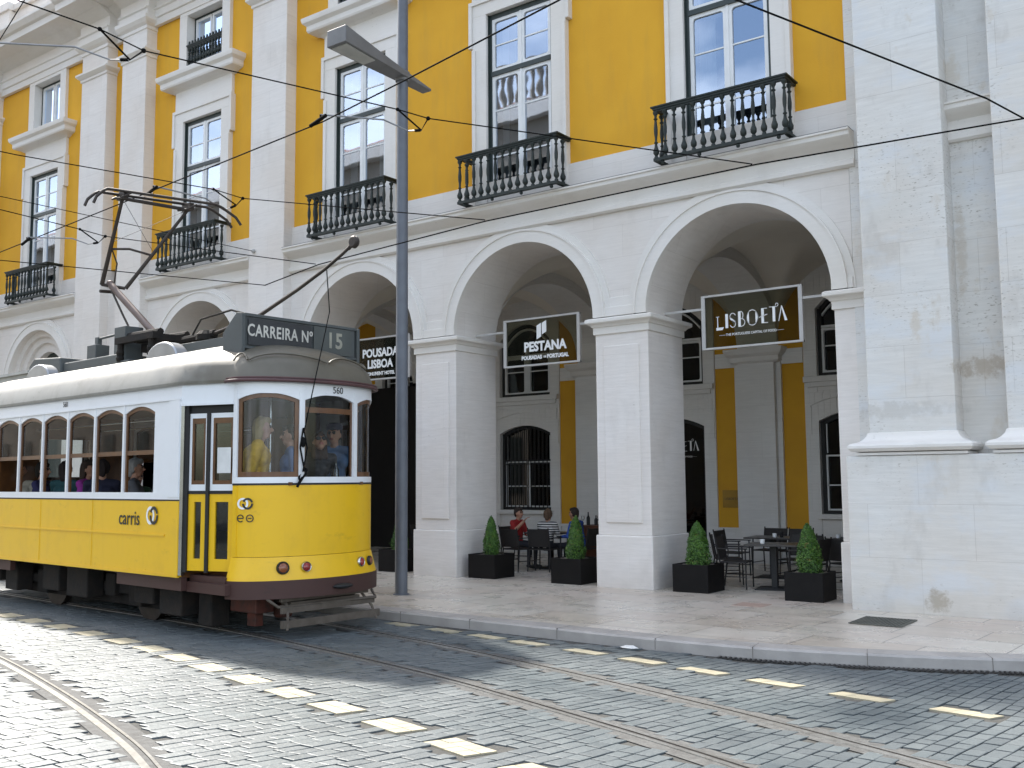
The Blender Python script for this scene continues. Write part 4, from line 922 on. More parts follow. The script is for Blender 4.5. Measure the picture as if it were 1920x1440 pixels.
# roof furniture
def rz(x, y):
    t = 1-abs(y)/(HB_+.05); t = max(0, min(1, t)); return ZE+.02+.58*(1-(1-t)**2.4)**.5
m = MB(); zt = 4.12
for a, b in ((-7.0, -5.9),): m.prism([(a, 3.70), (a+.35, 3.62), (b+.1, 3.62), (b, 4.08), (a+.1, 4.14), (a-.1, 4.0)], lambda p, q, d: (p, d, q), -.45, .45)
m.box(-5.85, -3.95, -.40, .40, 3.72, 3.98); m.box(-3.95, -3.6, -.42, .42, 3.70, 3.86)
m.build('resistor_box', TBOX, TR, bevel=.02)
m = MB(); m.box(-5.15, -4.85, -.34, -.10, 3.9, 4.22); m.box(-5.05, -4.95, -.26, -.18, 4.2, 4.36); m.box(-4.2, -3.85, -.36, -.05, 3.86, 4.42); m.tube([(-5.0, -.22, 4.33), (-4.1, -.2, 4.36)], .022); m.build('insulator_post', TBOX, TR, bevel=.012)
for x in (-5.9, -1.95):
    for sg in (-1, 1):
        m = MB(); K = 16; y = sg*.72; zz = rz(x, y)-.06
        m.prism([(x+.42*math.cos(PI*k/K), zz+.26*math.sin(PI*k/K)) for k in range(K+1)], lambda p, q, d: (p, d, q), y-.10, y+.10)
        m.build('roof_ventilator', simple('aluminium_vent', (.40, .41, .42), .35, metal=.6) if 'aluminium_vent' not in MATS else MATS['aluminium_vent'], TR, smooth=40, bevel=.02)
m = MB(); m.box(-3.05, -.55, -.22, -.12, 3.80, 4.00); m.box(-3.05, -.55, .12, .22, 3.80, 4.00); m.box(-3.05, -.6, -.3, .3, 3.70, 3.80); m.build('trolley_plank', TBOX, TR, bevel=.01)
m = MB(); m.box(-9.2, -6.9, -.55, .55, 3.88, 3.93); m.box(-9.1, -7.0, -.5, .5, 3.72, 3.88); m.build('roof_board', simple('pale_board', (.45, .45, .42), .6), TR)
# route board
SX, SZ0, SZ1 = .17, 3.64, 4.07; y0, y1 = -.86, 1.0
sb = MB(); sb.box(SX-.16, SX, y0-.0, y1, SZ1-.01, SZ1+.03); sb.box(SX-.16, SX, y0, y1, SZ0-.0, SZ0+.03); sb.box(SX-.14, SX-.02, y0+.02, y1-.02, SZ0+.03, SZ1-.01)
def fs_(a, b, d): return (a, d, b)
for y in (y0-.05, y1): sb.prism([(SX-.42, SZ0-.02), (SX+.01, SZ0-.26), (SX+.01, SZ1+.02), (SX-.12, SZ1+.04), (SX-.42, SZ1-.2)], fs_, y, y+.05)
sb.prism([(SX-.42, SZ1-.2), (SX-.12, SZ1), (SX-.12, SZ1+.03), (SX-.42, SZ1-.17)], fs_, y0, y1)
bo = sb.build('route_board', TBOX, TR, bevel=.004)
MB().box(SX, SX+.006, y0+.05, .20, SZ0+.05, SZ1-.03).build('name_panel', simple('board_black', (.035, .037, .04), .5), bo)
MB().box(SX, SX+.005, .24, y1-.1, SZ0+.04, SZ1-.02).build('number_panel', simple('board_grey', (.085, .095, .09), .5), bo)
TXTO = simple('off_white_lettering', (.62, .60, .54), .6)
text('CARREIRA Nº', .22, TXTO, bo, T(SX+.009, (y0+.05+.20)/2, (SZ0+SZ1)/2+.02) @ FACE_E, off=.004, sx=.74, space=1.08)
text('15', .30, simple('faded_lettering', (.34, .33, .27), .6), bo, T(SX+.009, .60, (SZ0+SZ1)/2+.01) @ FACE_E, off=.008, sx=.9, space=1.12)
# fleet numbers and company mark
q, n = cabN.at(float(np.interp(R_(95), np.linspace(0, PI, 61), cabN.s))); a = math.atan2(n.y, n.x)
text('560', .125, TXTK, TR, T(q.x+n.x*.006, q.y+n.y*.008, 3.10) @ Matrix.Rotation(a-0, 4, 'Z') @ FACE_E, name='fleet_number', sx=.95, ext=.001)
text('560', .11, TXTK, TR, T(-3.68, -HB_-.006, 3.095) @ FACE_S, name='fleet_number', sx=.9, ext=.001)
text('carris', .27, TXTK, TR, T(-1.71, -HB_-.006, 1.45) @ FACE_S, name='company_name', off=.002, sx=.92, ext=.001)
def ring(m, M, r0, r1, a0=0, a1=2*PI, K=36, z=0.0):
    vs = []
    for k in range(K+1):
        a = a0+(a1-a0)*k/K; vs += [M @ Vector((r0*math.cos(a), r0*math.sin(a), z)), M @ Vector((r1*math.cos(a), r1*math.sin(a), z)), M @ Vector((r0*math.cos(a), r0*math.sin(a), z+.004)), M @ Vector((r1*math.cos(a), r1*math.sin(a), z+.004))]
    m.add(vs, sum([[(4*k, 4*k+1, 4*k+5, 4*k+4), (4*k+2, 4*k+6, 4*k+7, 4*k+3), (4*k+1, 4*k+3, 4*k+7, 4*k+5), (4*k, 4*k+4, 4*k+6, 4*k+2)] for k in range(K)], []))
def logo(M, r):
    m = MB(); ring(m, M @ T(-r*.42, 0, .002), r*.62, r*.95, K=40); m.build('company_mark', TXTW, TR)
    m = MB(); ring(m, M @ T(r*.42, 0, .0), r*.62, r*.95, .25, PI*.86, K=24, z=.004); ring(m, M @ T(r*.42, 0, .0), r*.62, r*.95, PI*1.0, 2*PI+.05, K=30, z=.004); m.build('company_mark', TXTK, TR)
logo(T(-1.115, -HB_-.004, 1.50) @ FACE_S @ Matrix.Diagonal((.85, 1, 1, 1)), .125)
def cabM(tdeg, z):
    q, n = cabN.at(float(np.interp(R_(tdeg), np.linspace(0, PI, 61), cabN.s))); return T(q.x+n.x*.004, q.y+n.y*.004, z) @ Matrix.Rotation(math.atan2(n.y, n.x), 4, 'Z') @ FACE_E
logo(cabM(19, 1.66), .075)
for k, (td) in enumerate((13.5, 24)):
    m = MB(); M = cabM(td, 1.48)
    if k == 0: ring(m, M, .036, .048, .1, 1.75*PI, K=24); m.box(-.036, .04, -.006, .006, .001, .004, 0, M)
    else: ring(m, M, .036, .048); m.box(-.022, .022, -.006, .006, .001, .004, 0, M)
    m.build('round_badge', TXTK, TR)
# running gear
def wheel(x, y):
    w = empty('wheel', (x, y, .36), 0, TR); M = Matrix.Rotation(PI/2, 4, 'X')
    MB().lathe([(.30, -.05), (.36, -.05), (.36, .05), (.39, .055), (.39, .08), (.30, .08)], M=M, seg=28).build('tyre', RUST, w, smooth=40)
    MB().lathe([(.30, -.02), (.30, .03), (.10, .05), (.08, .10), (.02, .1)], M=M, seg=20).build('hub', TUND, w, smooth=40)
for x in (-2.3, -5.2):
    for y in (-.6, .6): wheel(x, y)
    MB().tube([(x, -.6, .36), (x, .6, .36)], .06).build('axle', TUND, TR)
m = MB(); 
for sg in (-1, 1):
    m.box(-6.3, -1.2, sg*.82-.04, sg*.82+.04, .34, .48)
    for x in (-2.3, -5.2): m.box(x-.17, x+.17, sg*.82-.10, sg*.82+.10, .20, .56)
    for x in (-3.0, -3.75, -4.5, -1.6, -5.9):
        m.box(x-.14, x+.14, sg*.86-.07, sg*.86+.07, .30, .62)
m.box(-4.9, -2.6, -.45, .45, .25, .7); m.box(-6.2, -5.6, -.5, .5, .24, .64); m.build('truck_frame', TUND, TR, bevel=.02)
MB().box(-.55, -.25, -1.0, -.72, .10, .56).build('sand_box', TUND, TR, bevel=.02)
m = MB(); m.box(-.1, .45, -.82, -.55, .30, .52); m.box(.12, .30, -.72, -.60, .12, .4); m.lathe([(.10, 0), (.12, .03), (.12, .16), (.06, .2)], (.3, -.3, .2)); m.build('brake_gear', TRED, TR, bevel=.01)
# slatted life-guard
m = MB()
for i, (x, z, w, t) in enumerate(((.78, .48, .70, .05), (.86, .36, .74, .07), (.92, .20, .78, .09))):
    m.box(x-.02, x+.02, -w, w, z-t/2, z+t/2)
for y in (-.62, .62): m.tube([(.62, y, .56), (.80, y, .42), (.90, y*1.08, .30), (.95, y*1.15, .13)], .018, 6)
m.box(.60, .80, -.55, .55, .40, .44); m.tube([(.72, -.85, .50), (.80, -.74, .40), (.9, .74, .40), (.75, .8, .48)], .02, 6)
m.build('life_guard', SLAT, TR)
m = MB(); m.sphere((.98, .12, .60), (.07, .16, .035), 12); m.build('coupler_socket', TBLK, TR)
# pantograph and trolley pole (given in the street's frame, brought into the tram's)
def loc(*p): return TMI @ Vector(p)
pt = empty('pantograph', (0, 0, 0), 0, TR)
kn = (-6.22, -5.36, 5.13)
m = MB(); m.tube([loc(-4.85, -5.36, 4.12), loc(*kn)], .06, 10); m.sphere(loc(*kn), .07, 8); m.build('lower_arm', RUST2, pt, smooth=40)
m = MB(); m.tube([loc(-5.35, -5.42, 4.10), loc(-5.75, -5.40, 4.55), loc(-6.1, -5.40, 5.0)], .018, 6); m.tube([loc(-6.28, -5.5, 5.0), loc(-6.3, -5.3, 5.02), loc(-6.1, -5.25, 4.95)], .03, 6); m.build('tension_rod', RUST, pt)
HA, HZ = (-5.45, -5.66, 6.40), (-5.08, -4.68, 6.36)
k2a, k2b = (-6.3, -5.46, 5.12), (-5.98, -5.22, 5.05)
m = MB(); m.tube([loc(*k2a), loc(*HA)], [.038, .028], 8); m.tube([loc(*k2b), loc(*HZ)], [.034, .026], 8); m.tube([loc(*k2a), loc(-5.98, -5.24, 5.05)], .03, 6)
def lp(a, b, f): return tuple(a[i]+(b[i]-a[i])*f for i in range(3))
qa, qb = lp(k2a, HA, .42), lp(k2b, HZ, .42); md = lp(qa, qb, .45)
m.tube([loc(*qa), loc(md[0], md[1], md[2]+.05), loc(*qb)], .02, 6); m.tube([loc(*lp(k2a, HA, .45)), loc(-6.0, -5.38, 5.45), loc(-6.1, -5.36, 5.13)], .014, 6)
m.tube([loc(*HA), loc(*lp(k2b, HZ, .45))], .005, 4); m.tube([loc(*HZ), loc(*lp(k2a, HA, .5))], .004, 4)
m.build('upper_arm', RUST, pt, smooth=40)
m = MB()
for off, dz in (((-.10, .0), .0), ((.12, .02), .015)):
    a = Vector((-5.52+off[0], -5.98+off[1], 6.47+dz)); b = Vector((-4.93+off[0], -4.36+off[1], 6.47+dz)); d = (b-a).normalized()
    m.tube([TMI @ v for v in (a-d*.20-Vector((0, 0, .26)), a-d*.16-Vector((0, 0, .15)), a-d*.06-Vector((0, 0, .04)), a, b, b+d*.12-Vector((0, 0, .04)), b+d*.36-Vector((0, 0, .18)), b+d*.45-Vector((0, 0, .30)))], .024, 8)
m.build('collector_head', RUST, pt, smooth=40)
m = MB(); m.tube([loc(*HA), loc(*HZ)], .03, 8); 
for p in (HA, HZ):
    m.box(-.12, .12, -.04, .04, -.02, .10, 0, Matrix.Translation(loc(*p))); m.tube([loc(p[0]-.15, p[1], p[2]+.05), loc(p[0]-.1, p[1]-.12, p[2]-.02), loc(p[0]+.1, p[1]-.1, p[2]-.03), loc(p[0]+.18, p[1]+.04, p[2]+.07)], .018, 6)
m.build('head_crossbar', RUST, pt)
m = MB(); c0 = loc(-4.85, -5.36, 4.10)
m.box(c0.x-.55, c0.x+.62, c0.y-.42, c0.y-.32, 4.12, 4.22); m.box(c0.x-.55, c0.x+.62, c0.y+.32, c0.y+.42, 4.12, 4.22)
for dx in (-.5, 0, .55): m.box(c0.x+dx-.05, c0.x+dx+.05, c0.y-.36, c0.y+.36, 4.10, 4.20)
m.tube([(c0.x-.5, c0.y-.25, 4.26), (c0.x+.55, c0.y-.25, 4.24)], .055, 8); m.tube([(c0.x-.5, c0.y+.2, 4.26), (c0.x+.55, c0.y+.2, 4.24)], .05, 8)
for dx in (-.45, .5):
    for dy in (-.37, .37): m.lathe([(.05, 0), (.07, .05), (.05, .09), (.07, .14), (.05, .19), (.05, .3)], (c0.x+dx, c0.y+dy, 3.84), 8)
m.box(c0.x-.3, c0.x+.4, c0.y-.1, c0.y+.1, 4.0, 4.16); m.build('pantograph_base', TUND, pt)
tp = empty('trolley_pole', (0, 0, 0), 0, TR)
pp = [(-3.3, -5.42, 4.02), (-2.3, -5.42, 4.18), (-1.5, -5.42, 4.46), (-.95, -5.42, 4.68), (-.62, -5.42, 4.84), (-.46, -5.42, 4.93)]
m = MB(); m.tube([loc(*p) for p in pp], [.034, .03, .027, .025, .024, .024], 8); m.build('pole', RUST, tp, smooth=40)
Mh = Matrix.Translation(loc(-.40, -5.42, 4.97)); m = MB(); m.lathe([(.0, -.04), (.065, -.04), (.085, -.02), (.06, 0), (.085, .02), (.065, .04), (0, .04)], M=Mh @ Matrix.Rotation(PI/2, 4, 'X'), seg=16); m.tube([Mh @ Vector((-.12, 0, -.07)), Mh @ Vector((0, 0, 0))], .03, 8); m.build('trolley_wheel', RUST, tp)
m = MB(); m.tube([loc(-4.05, -5.42, 3.98), loc(-3.3, -5.42, 4.02)], .06, 8); m.lathe([(.16, 0), (.16, .08), (.1, .14)], loc(-3.5, -5.42, 3.93-0), 12); m.tube([loc(-3.6, -5.6, 4.0), loc(-3.4, -5.6, 4.22), loc(-2.7, -5.6, 4.28), loc(-2.2, -5.6, 4.14)], .016, 6); m.build('pole_base', TUND, tp)
q, n = cabN.at(float(np.interp(R_(66), np.linspace(0, PI, 61), cabN.s)))
ro = MB(); r0 = loc(-.92, -5.42, 4.66); ro.tube([r0, Vector((r0.x+.07, r0.y-.0, 4.2)), Vector((q.x+n.x*.14+.02, q.y+n.y*.1+.10, 3.22)), Vector((q.x+n.x*.06, q.y+n.y*.06, 2.55))], .008, 6); ro.build('trolley_rope', WIRE, tp)
cx, cy = q.x+n.x*.04, q.y+n.y*.04; m = MB(); m.tube([(cx, cy, 2.60), (cx-.02, cy-.03, 2.35), (cx+.01, cy+.02, 2.05)], .012, 6); m.tube([(cx, cy, 2.60), (cx+.03, cy+.04, 2.35), (cx, cy, 2.05)], .010, 6)
m.sphere((cx, cy, 2.42), (.035, .035, .07), 8); m.tube([(cx+.05*math.cos(a), cy+.05*math.sin(a)*.9, 2.02+.07*math.sin(a)) for a in np.linspace(0, 6.3, 12)], .014, 6); m.tube([(cx, cy, 1.98), (cx+.01, cy-.07, 1.90), (cx+.01, cy-.09, 1.86)], .018, 6); m.build('retriever', WIRE, TR)
m = MB(); m.box(-.13, .13, -.001, .001, -.35, .35); 

# ------------------------------------------------------------------ street lamp, signs, wires
t = thing('street_lamp', 'tall plain grey lamp post with a flat tapering lamp head, on the pavement', 'street lamp', (-2.045, -2.70, 0))
m = MB(); m.lathe([(.100, .0), (.100, 3.0), (.095, 6.0), (.088, 9.2), (.08, 13.5), (0, 13.52)], seg=24); m.lathe([(.13, 0), (.13, .015), (.112, .02)], seg=24); m.build('pole', POLE, t, smooth=40)
m = MB(); P0, P1 = Vector((0, 0.62, 8.50)), Vector((0, -1.52, 8.60))
def hx(s, w, h0, h1, k=0): p = P0.lerp(P1, s); return [(p.x-w, p.y, p.z+h0), (p.x+w, p.y, p.z+h0), (p.x+w, p.y, p.z+h1), (p.x-w, p.y, p.z+h1)]
secs = [hx(0, .10, -.02, .02), hx(.27, .13, -.02, .07), hx(.6, .17, -.02, .14), hx(1, .21, -.02, .25)]; vs = sum(secs, [])
m.add(vs, [(3, 2, 1, 0), (12, 13, 14, 15)]+[(4*i+k, 4*i+(k+1) % 4, 4*i+4+(k+1) % 4, 4*i+4+k) for i in range(3) for k in range(4)]); hd = m.build('lamp_head', LAMPM, t, bevel=.01)
m = MB(); a = P0.lerp(P1, .66); b = P0.lerp(P1, .97); m.add([(-.13, a.y, a.z-.035), (.13, a.y, a.z-.035), (.16, b.y, b.z-.035), (-.16, b.y, b.z-.035), (-.13, a.y, a.z-.018), (.13, a.y, a.z-.018), (.16, b.y, b.z-.018), (-.16, b.y, b.z-.018)], [(0, 1, 2, 3), (7, 6, 5, 4), (0, 4, 5, 1), (1, 5, 6, 2), (2, 6, 7, 3), (3, 7, 4, 0)]); m.build('diffuser', LAMPD, hd)
MB().lathe([(.12, -.06), (.13, 0), (.12, .1)], (0, 0, 8.53), 20).build('bracket', LAMPM, t)

def hanging_sign(cx, label, cont):
    y = .62; w, h, zc = .87, .46, 4.40
    t = thing('hanging_sign', label, 'sign', (cx, y, 0), 0, 'framed glass signs hung in the arches')
    m = MB(); m.box(-w, w, -.03, .03, zc+h-.035, zc+h); m.box(-w, w, -.03, .03, zc-h, zc-h+.035); m.box(-w, -w+.065, -.031, .031, zc-h, zc+h); m.box(w-.065, w, -.031, .031, zc-h, zc+h); m.build('frame', SFRAME, t, bevel=.004)
    MB().box(-1.567, -w, -.012, .012, zc+.22, zc+.26).build('bracket_bar', SFRAME, t); MB().box(w, 1.567, -.012, .012, zc+.22, zc+.26).build('bracket_bar', SFRAME, t)
    m = MB(); m.box(-w+.065, w-.065, -.004, .004, zc-h+.035, zc+h-.035); m.build('glass_panel', SGLASS, t)
    cont(t, zc); return t
def sg_text(t, s, size, x, z, off=.006, sx=1): return text(s, size, TXTW, t, T(x, -.009, z) @ FACE_S, off=off, sx=sx)
def c_pestana(t, zc):
    sg_text(t, 'PESTANA', .245, .08, zc-.10, .010, .93); sg_text(t, 'POUSADAS', .10, -.22, zc-.30, .005, .93); sg_text(t, 'DE', .045, .082, zc-.30, .003, 1); sg_text(t, 'PORTUGAL', .10, .37, zc-.30, .005, .93)
    m = MB(); m.prism([(-.10, zc+.04), (.0, zc+.085), (.0, zc+.345), (-.10, zc+.30)], XZ, -.012, -.008); m.prism([(.02, zc+.125), (.12, zc+.17), (.12, zc+.385), (.02, zc+.34)], XZ, -.012, -.008); m.build('emblem', TXTW, t)
def c_pousada(t, zc):
    sg_text(t, 'POUSADA', .245, .0, zc+.12, .009, .92); sg_text(t, 'LISBOA', .245, .0, zc-.12, .009, .92); sg_text(t, 'MONUMENT HOTEL', .10, .0, zc-.32, .004, .93)
def c_lisboeta(t, zc, k=1.0, y=-.009, x0=-.62, par=None):
    m = MB(); F = lambda a, b, d: (x0+a*k, d, zc+b*k)
    def P(poly): m.prism(poly, F, y-.003, y)
    def arc(cx, cz, rx, rz, a0, a1, w, K=18):
        for i in range(K):
            a, b = R_(a0+(a1-a0)*i/K), R_(a0+(a1-a0)*(i+1)/K); P([(cx+rx*math.cos(a), cz+rz*math.sin(a)), (cx+rx*math.cos(b), cz+rz*math.sin(b)), (cx+(rx-w)*math.cos(b), cz+(rz-w)*math.sin(b)), (cx+(rx-w)*math.cos(a), cz+(rz-w)*math.sin(a))])
    H = .225; z = -.10; th = .011
    P([(.01, z-.045), (.12, z-.045), (.145, z), (.01, z)]); P([(.03, z), (.044, z), (.044, z+H-.04), (.03, z+H-.04)]); P([(.01, z+H-.05), (.064, z+H-.05), (.064, z+H-.04), (.01, z+H-.04)])       # L
    P([(.175, z-.02), (.222, z-.02), (.222, z+H-.01), (.175, z+H-.01)])     # I
    arc(.305, z+H*.70, .055, .066, 20, 250, th); arc(.305, z+H*.20, .055, .066, -160, 70, th); P([(.25, z+H*.72), (.262, z+H*.56), (.36, z+H*.20), (.352, z+H*.38)])     # S
    P([(.40, z-.02), (.446, z-.02), (.446, z+H+.01), (.40, z+H+.01)]); arc(.446, z+H*.76, .045, .068, -90, 90, th); arc(.446, z+H*.22, .075, .07, -90, 90, th)      # B
    arc(.645, z+H*.5, .105, .13, 0, 360, th, 36)                              # O
    for s in (-1, 1):
        K = 10; pts = [(.645+s*.105*math.cos(R_(a)), z+H*.5+.13*math.sin(R_(a))) for a in np.linspace(-58, 58, K)]; poly = pts if s > 0 else pts[::-1]; P(poly)
    P([(.80, z), (.845, z), (.845, z+H+.02), (.80, z+H+.02)]); P([(.845, z+H+.01), (.90, z+H+.01), (.90, z+H+.02), (.845, z+H+.02)]); P([(.845, z), (.91, z), (.91, z+th), (.845, z+th)]); P([(.76, z+H*.42), (.90, z+H*.60), (.90, z+H*.65), (.76, z+H*.47)])       # E
    P([(.99, z+.01), (1.035, z+.01), (1.035, z+H+.02), (.99, z+H+.02)]); P([(.935, z+H+.02), (1.06, z+H+.02), (1.06, z+H+.03), (.935, z+H+.03)]); arc(1.065, z+H+.052, .026, .03, -90, 200, .009)   # T
    P([(1.085, z+.01), (1.096, z+.01), (1.145, z+H), (1.137, z+H+.03)]); P([(1.137, z+H+.03), (1.15, z+H+.03), (1.235, z+.01), (1.19, z+.01)])                 # A
    P([(.06, z-.135), (.17, z-.135), (.17, z-.131), (.06, z-.131)]); P([(1.06, z-.135), (1.17, z-.135), (1.17, z-.131), (1.06, z-.131)])
    m.build('lettering', TXTW, t)
    text('THE PORTUGUESE CAPITAL OF FOOD', .058*k, TXTW, t, T(x0+.615*k, y-.001, zc+(z-.133)*k) @ FACE_S, off=.0005, ext=.001, sx=.88)
hanging_sign(-5.727, 'glass sign in a metal frame reading POUSADA LISBOA, half hidden behind the lamp post', c_pousada)
hanging_sign(-1.567, 'glass sign in a metal frame reading PESTANA, in the arch with the seated diners', c_pestana)
hanging_sign(2.593, 'glass sign in a metal frame reading LISBOETA, in the arch nearest the corner', c_lisboeta)
# the same lettering on the door glass behind, and dark hotel entrance
dl = thing('window_lettering', 'white LISBOETA lettering on the dark door glass behind the pier', 'lettering', (DX[1], YB+.12, 0)); c_lisboeta(dl, 2.52, .92, 0, -.57)
m = MB(); m.box(-12.4, -8.4, YB-.24, YB, 0, 4.4); o = m.build('hotel_entrance', simple('dark_entrance', (.014, .013, .013), .35), B)
m = MB(); m.box(-.22, .2, -.012, 0, -.19, .19); pl = tag(m.build('wall_plaque', simple('ochre_glass', (.42, .24, .04), .25)), 'small square see-through plaque on the yellow strip of the gallery wall', 'plaque'); pl.location = (-.18, YB-.005, 1.36)
text('LISBOETA', .075, TXTK, pl, T(-.01, -.014, 0) @ FACE_S, ext=.0005)
MB().box(.30, .80, YB-.38, YB-.34, 4.63, 4.66).build('ledge_strip', simple('yellow_ledge', (.75, .5, .06), .5), B)  # thin strip of yellow ledge paint on the capital, not a lamp

def wire(name, label, pts, r=.0095, cat='cable', group='overhead tram wires', extra=None):
    m = MB(); m.tube(pts, r, 6); o = m.build(name, WIRE); tag(o, label, cat, group)
    return o
def ext(p, q, f): return tuple(p[i]+(q[i]-p[i])*f for i in range(3))
CW1 = [(-40, -1.2, 6.7), (-18, -3.9, 6.62), (-11.41, -4.66, 6.55), (-4.89, -5.35, 6.55), (-.60, -5.81, 6.55), (1.28, -6.26, 6.5), (3.93, -6.97, 6.4), (9.5, -8.8, 6.4)]
wire('contact_wire', 'contact wire running above the tram and its raised pantograph, up past the lamp head', CW1)
wire('contact_wire', 'contact wire bending in short straights across the arches to the right edge', [(-5.15, -2.97, 5.35), (-3.27, -3.41, 5.40), (.39, -3.60, 5.5), (4.41, -3.38, 5.6), (7.25, -2.8, 5.7), (13, -1.2, 5.8)])
wire('contact_wire', 'black wire slanting down over the top right stone pilasters', [(3.2, -11.2, 6.7), (5.45, -6.32, 6.2), (6.99, -3.4, 5.8), (7.22, -2.65, 5.75)])
wire('span_wire', 'span wire from the top left corner down past the lamp post to the nearest arch', [(-1.6, -12.6, 7.0), (-1.03, -8.76, 6.85), (-1.04, -8.2, 6.8), (.3, -5.34, 6.65), (.49, -4.95, 6.6), (4.35, -3.39, 5.61)], .008)
wire('span_wire', 'span wire crossing just above the raised pantograph head', [(-6.0, -9.2, 6.75), (-5.55, -7.36, 6.7), (-4.43, -4.66, 6.6), (-4.34, -4.14, 6.55), (.39, -3.6, 5.52)], .008)
wire('span_wire', 'span wire passing behind the pantograph and ending at an insulator on the facade', [(-7.2, -8.4, 6.5), (-6.87, -6.93, 6.4), (-6.12, -4.5, 6.2), (-8.83, -.25, 7.0)] if 0 else [(-7.9, -9.9, 6.68), (-8.25, -6.25, 6.8), (-8.83, -.24, 7.0)], .007)
wire('span_wire', 'lower span wire at the far left with a hanging arm, left of the pantograph', [(-7.2, -8.5, 6.35), (-7.29, -6.71, 6.3), (-7.47, -5.21, 6.3), (-7.22, -4.87, 6.2), (-3.35, -3.40, 5.42)], .008)
wire('span_wire', 'lowest span wire, meeting the bent contact wire at a small insulator', [(-11, -10.2, 5.75), (-7.92, -6.37, 5.6), (-5.15, -2.97, 5.35)], .008)
wire('span_wire', 'short steep wire crossing the top left corner of the roofline', [(-1.73, -9.26, 7.2), (-2.6, -9.18, 6.85)], .006)
def pull_off(label, base, arm):
    """registration arm: triangle hanging from the span wire with an insulated steady tube"""
    t = thing('pull_off', label, 'wire bracket', base[0], 0, 'pull-off brackets on the span wires'); O = Vector(base[0])
    r = lambda p: Vector(p)-O
    m = MB(); m.tube([r(base[0]), r(base[1]), r(base[2])], .012, 6); m.sphere(r(base[0]), .026, 8); m.sphere(r(base[2]), .03, 8); m.build('bracket', WIRE, t)
    m = MB(); a, b = r(base[1]), r(arm[0]); 
    for k in range(4): m.sphere(a.lerp(b, .12+.1*k), .022, 8)
    m.build('insulator', WIRE, t)
    m = MB(); m.tube([a]+[r(p) for p in arm], [.010, .010]+[.013]*(len(arm)-1), 6); m.build('steady_arm', simple('galvanised', (.33, .33, .33), .5, metal=.5) if 'galvanised' not in MATS else MATS['galvanised'], t)
    m = MB(); p = r(arm[-1]); d = Vector((1, -.11, 0)).normalized(); m.tube([p-d*.22-Vector((0, 0, .10)), p+d*.12-Vector((0, 0, .04))], .026, 6); m.tube([p, p-Vector((0, 0, .07))], .014, 5); m.build('clamp', WIRE, t)
pull_off('wire bracket with a long thin arm, beside the lamp post', [(.3, -5.34, 6.65), (.36, -4.94, 6.47), (.49, -4.95, 6.6)], [(.09, -4.9, 6.53), (-.05, -5.24, 6.62), (-.62, -5.84, 6.64)])
pull_off('wire bracket in the upper left in front of the paired pilasters', [(-1.03, -8.76, 6.85), (-1.6, -8.02, 6.9), (-1.04, -8.2, 6.8)], [(-2.0, -8.04, 7.0), (-2.21, -8.38, 7.1), (-3.4, -9.1, 7.24)])
pull_off('wire bracket close to the right end of the pantograph head', [(-4.43, -4.66, 6.6), (-4.62, -4.05, 6.5), (-4.34, -4.14, 6.55)], [(-4.87, -4.11, 6.44), (-4.83, -4.52, 6.55), (-5.15, -5.30, 6.64)])
pull_off('wire bracket left of the pantograph, over the far left window', [(-7.47, -5.21, 6.3), (-7.75, -4.68, 6.2), (-7.22, -4.87, 6.2)], [(-8.01, -4.73, 6.2), (-8.21, -4.93, 6.3), (-8.85, -5.44, 6.32)])
m = MB(); m.sphere((0, 0, 0), .05, 8); m.tube([(0, 0, 0), (0, .25, .02)], .012); o = m.build('wall_insulator', simple('porcelain', (.4, .4, .38), .3)); o.location = (-8.83, -.27, 7.0); tag(o, 'small pale insulator on the single pilaster, end of a span wire', 'insulator')

# ------------------------------------------------------------------ planters with clipped box cones
def leaf_cone(name, h, r, seed, parent, n=5200, lean=0, bulge=1.0):
    rg = np.random.RandomState(seed); V = []; F = []
    for i in range(n):
        u = rg.rand()**.8; zf = 1-math.sqrt(1-u*.985) if rg.rand() < .0 else u
        rad = r*((1-zf)**(.52))*(1-.25*max(0, .18-zf)/.18)*bulge
        a = rg.rand()*2*PI; wob = 1+.07*math.sin(3*a+seed)+.06*math.sin(9*zf+a*2+seed*2)+.06*math.sin(23*zf+5*a+seed)+.06*rg.randn()+(.18*rg.rand() if rg.rand() < .02 else 0)
        rr = rad*wob*(1-.35*rg.rand()**3); z = zf*h+.012*rg.randn(); c = Vector((rr*math.cos(a)+lean*zf, rr*math.sin(a), z))
        nrm = Vector((math.cos(a), math.sin(a), .45)) + Vector(rg.randn(3))*.55; nrm.normalize(); tt = nrm.cross(Vector(rg.randn(3))).normalized(); bb = nrm.cross(tt); s = .011+.007*rg.rand()
        o = len(V); V += [c-tt*s, c-bb*s*.6+nrm*.002, c+tt*s, c+bb*s*.6+nrm*.002]; F.append((o, o+1, o+2, o+3))
    m = MB(); m.v = [tuple(v) for v in V]; m.f = F; m.m = [0]*len(F); return m.build(name, LEAF, parent)
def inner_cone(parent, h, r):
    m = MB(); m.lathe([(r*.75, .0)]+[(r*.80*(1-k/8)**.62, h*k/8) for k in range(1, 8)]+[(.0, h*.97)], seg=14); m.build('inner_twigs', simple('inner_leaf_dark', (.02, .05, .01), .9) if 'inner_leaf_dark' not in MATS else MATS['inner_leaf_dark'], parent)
PL = [(-2.58, .36, .62, .44, .74, .175, 'tall thin clipped box cone standing left of the diners'), (-.70, .34, .62, .44, .78, .19, 'bright green clipped box cone in front of the diner in blue'),
      (1.70, .29, .62, .44, .72, .23, 'squat clipped box cone beside the right side of the middle pier'), (3.62, .08, .58, .42, .76, .215, 'clipped box cone nearest the corner pedestal, before the cafe tables'), (-4.98, .45, .62, .44, .7, .19, 'dark clipped box cone behind the lamp post by the left pier')]
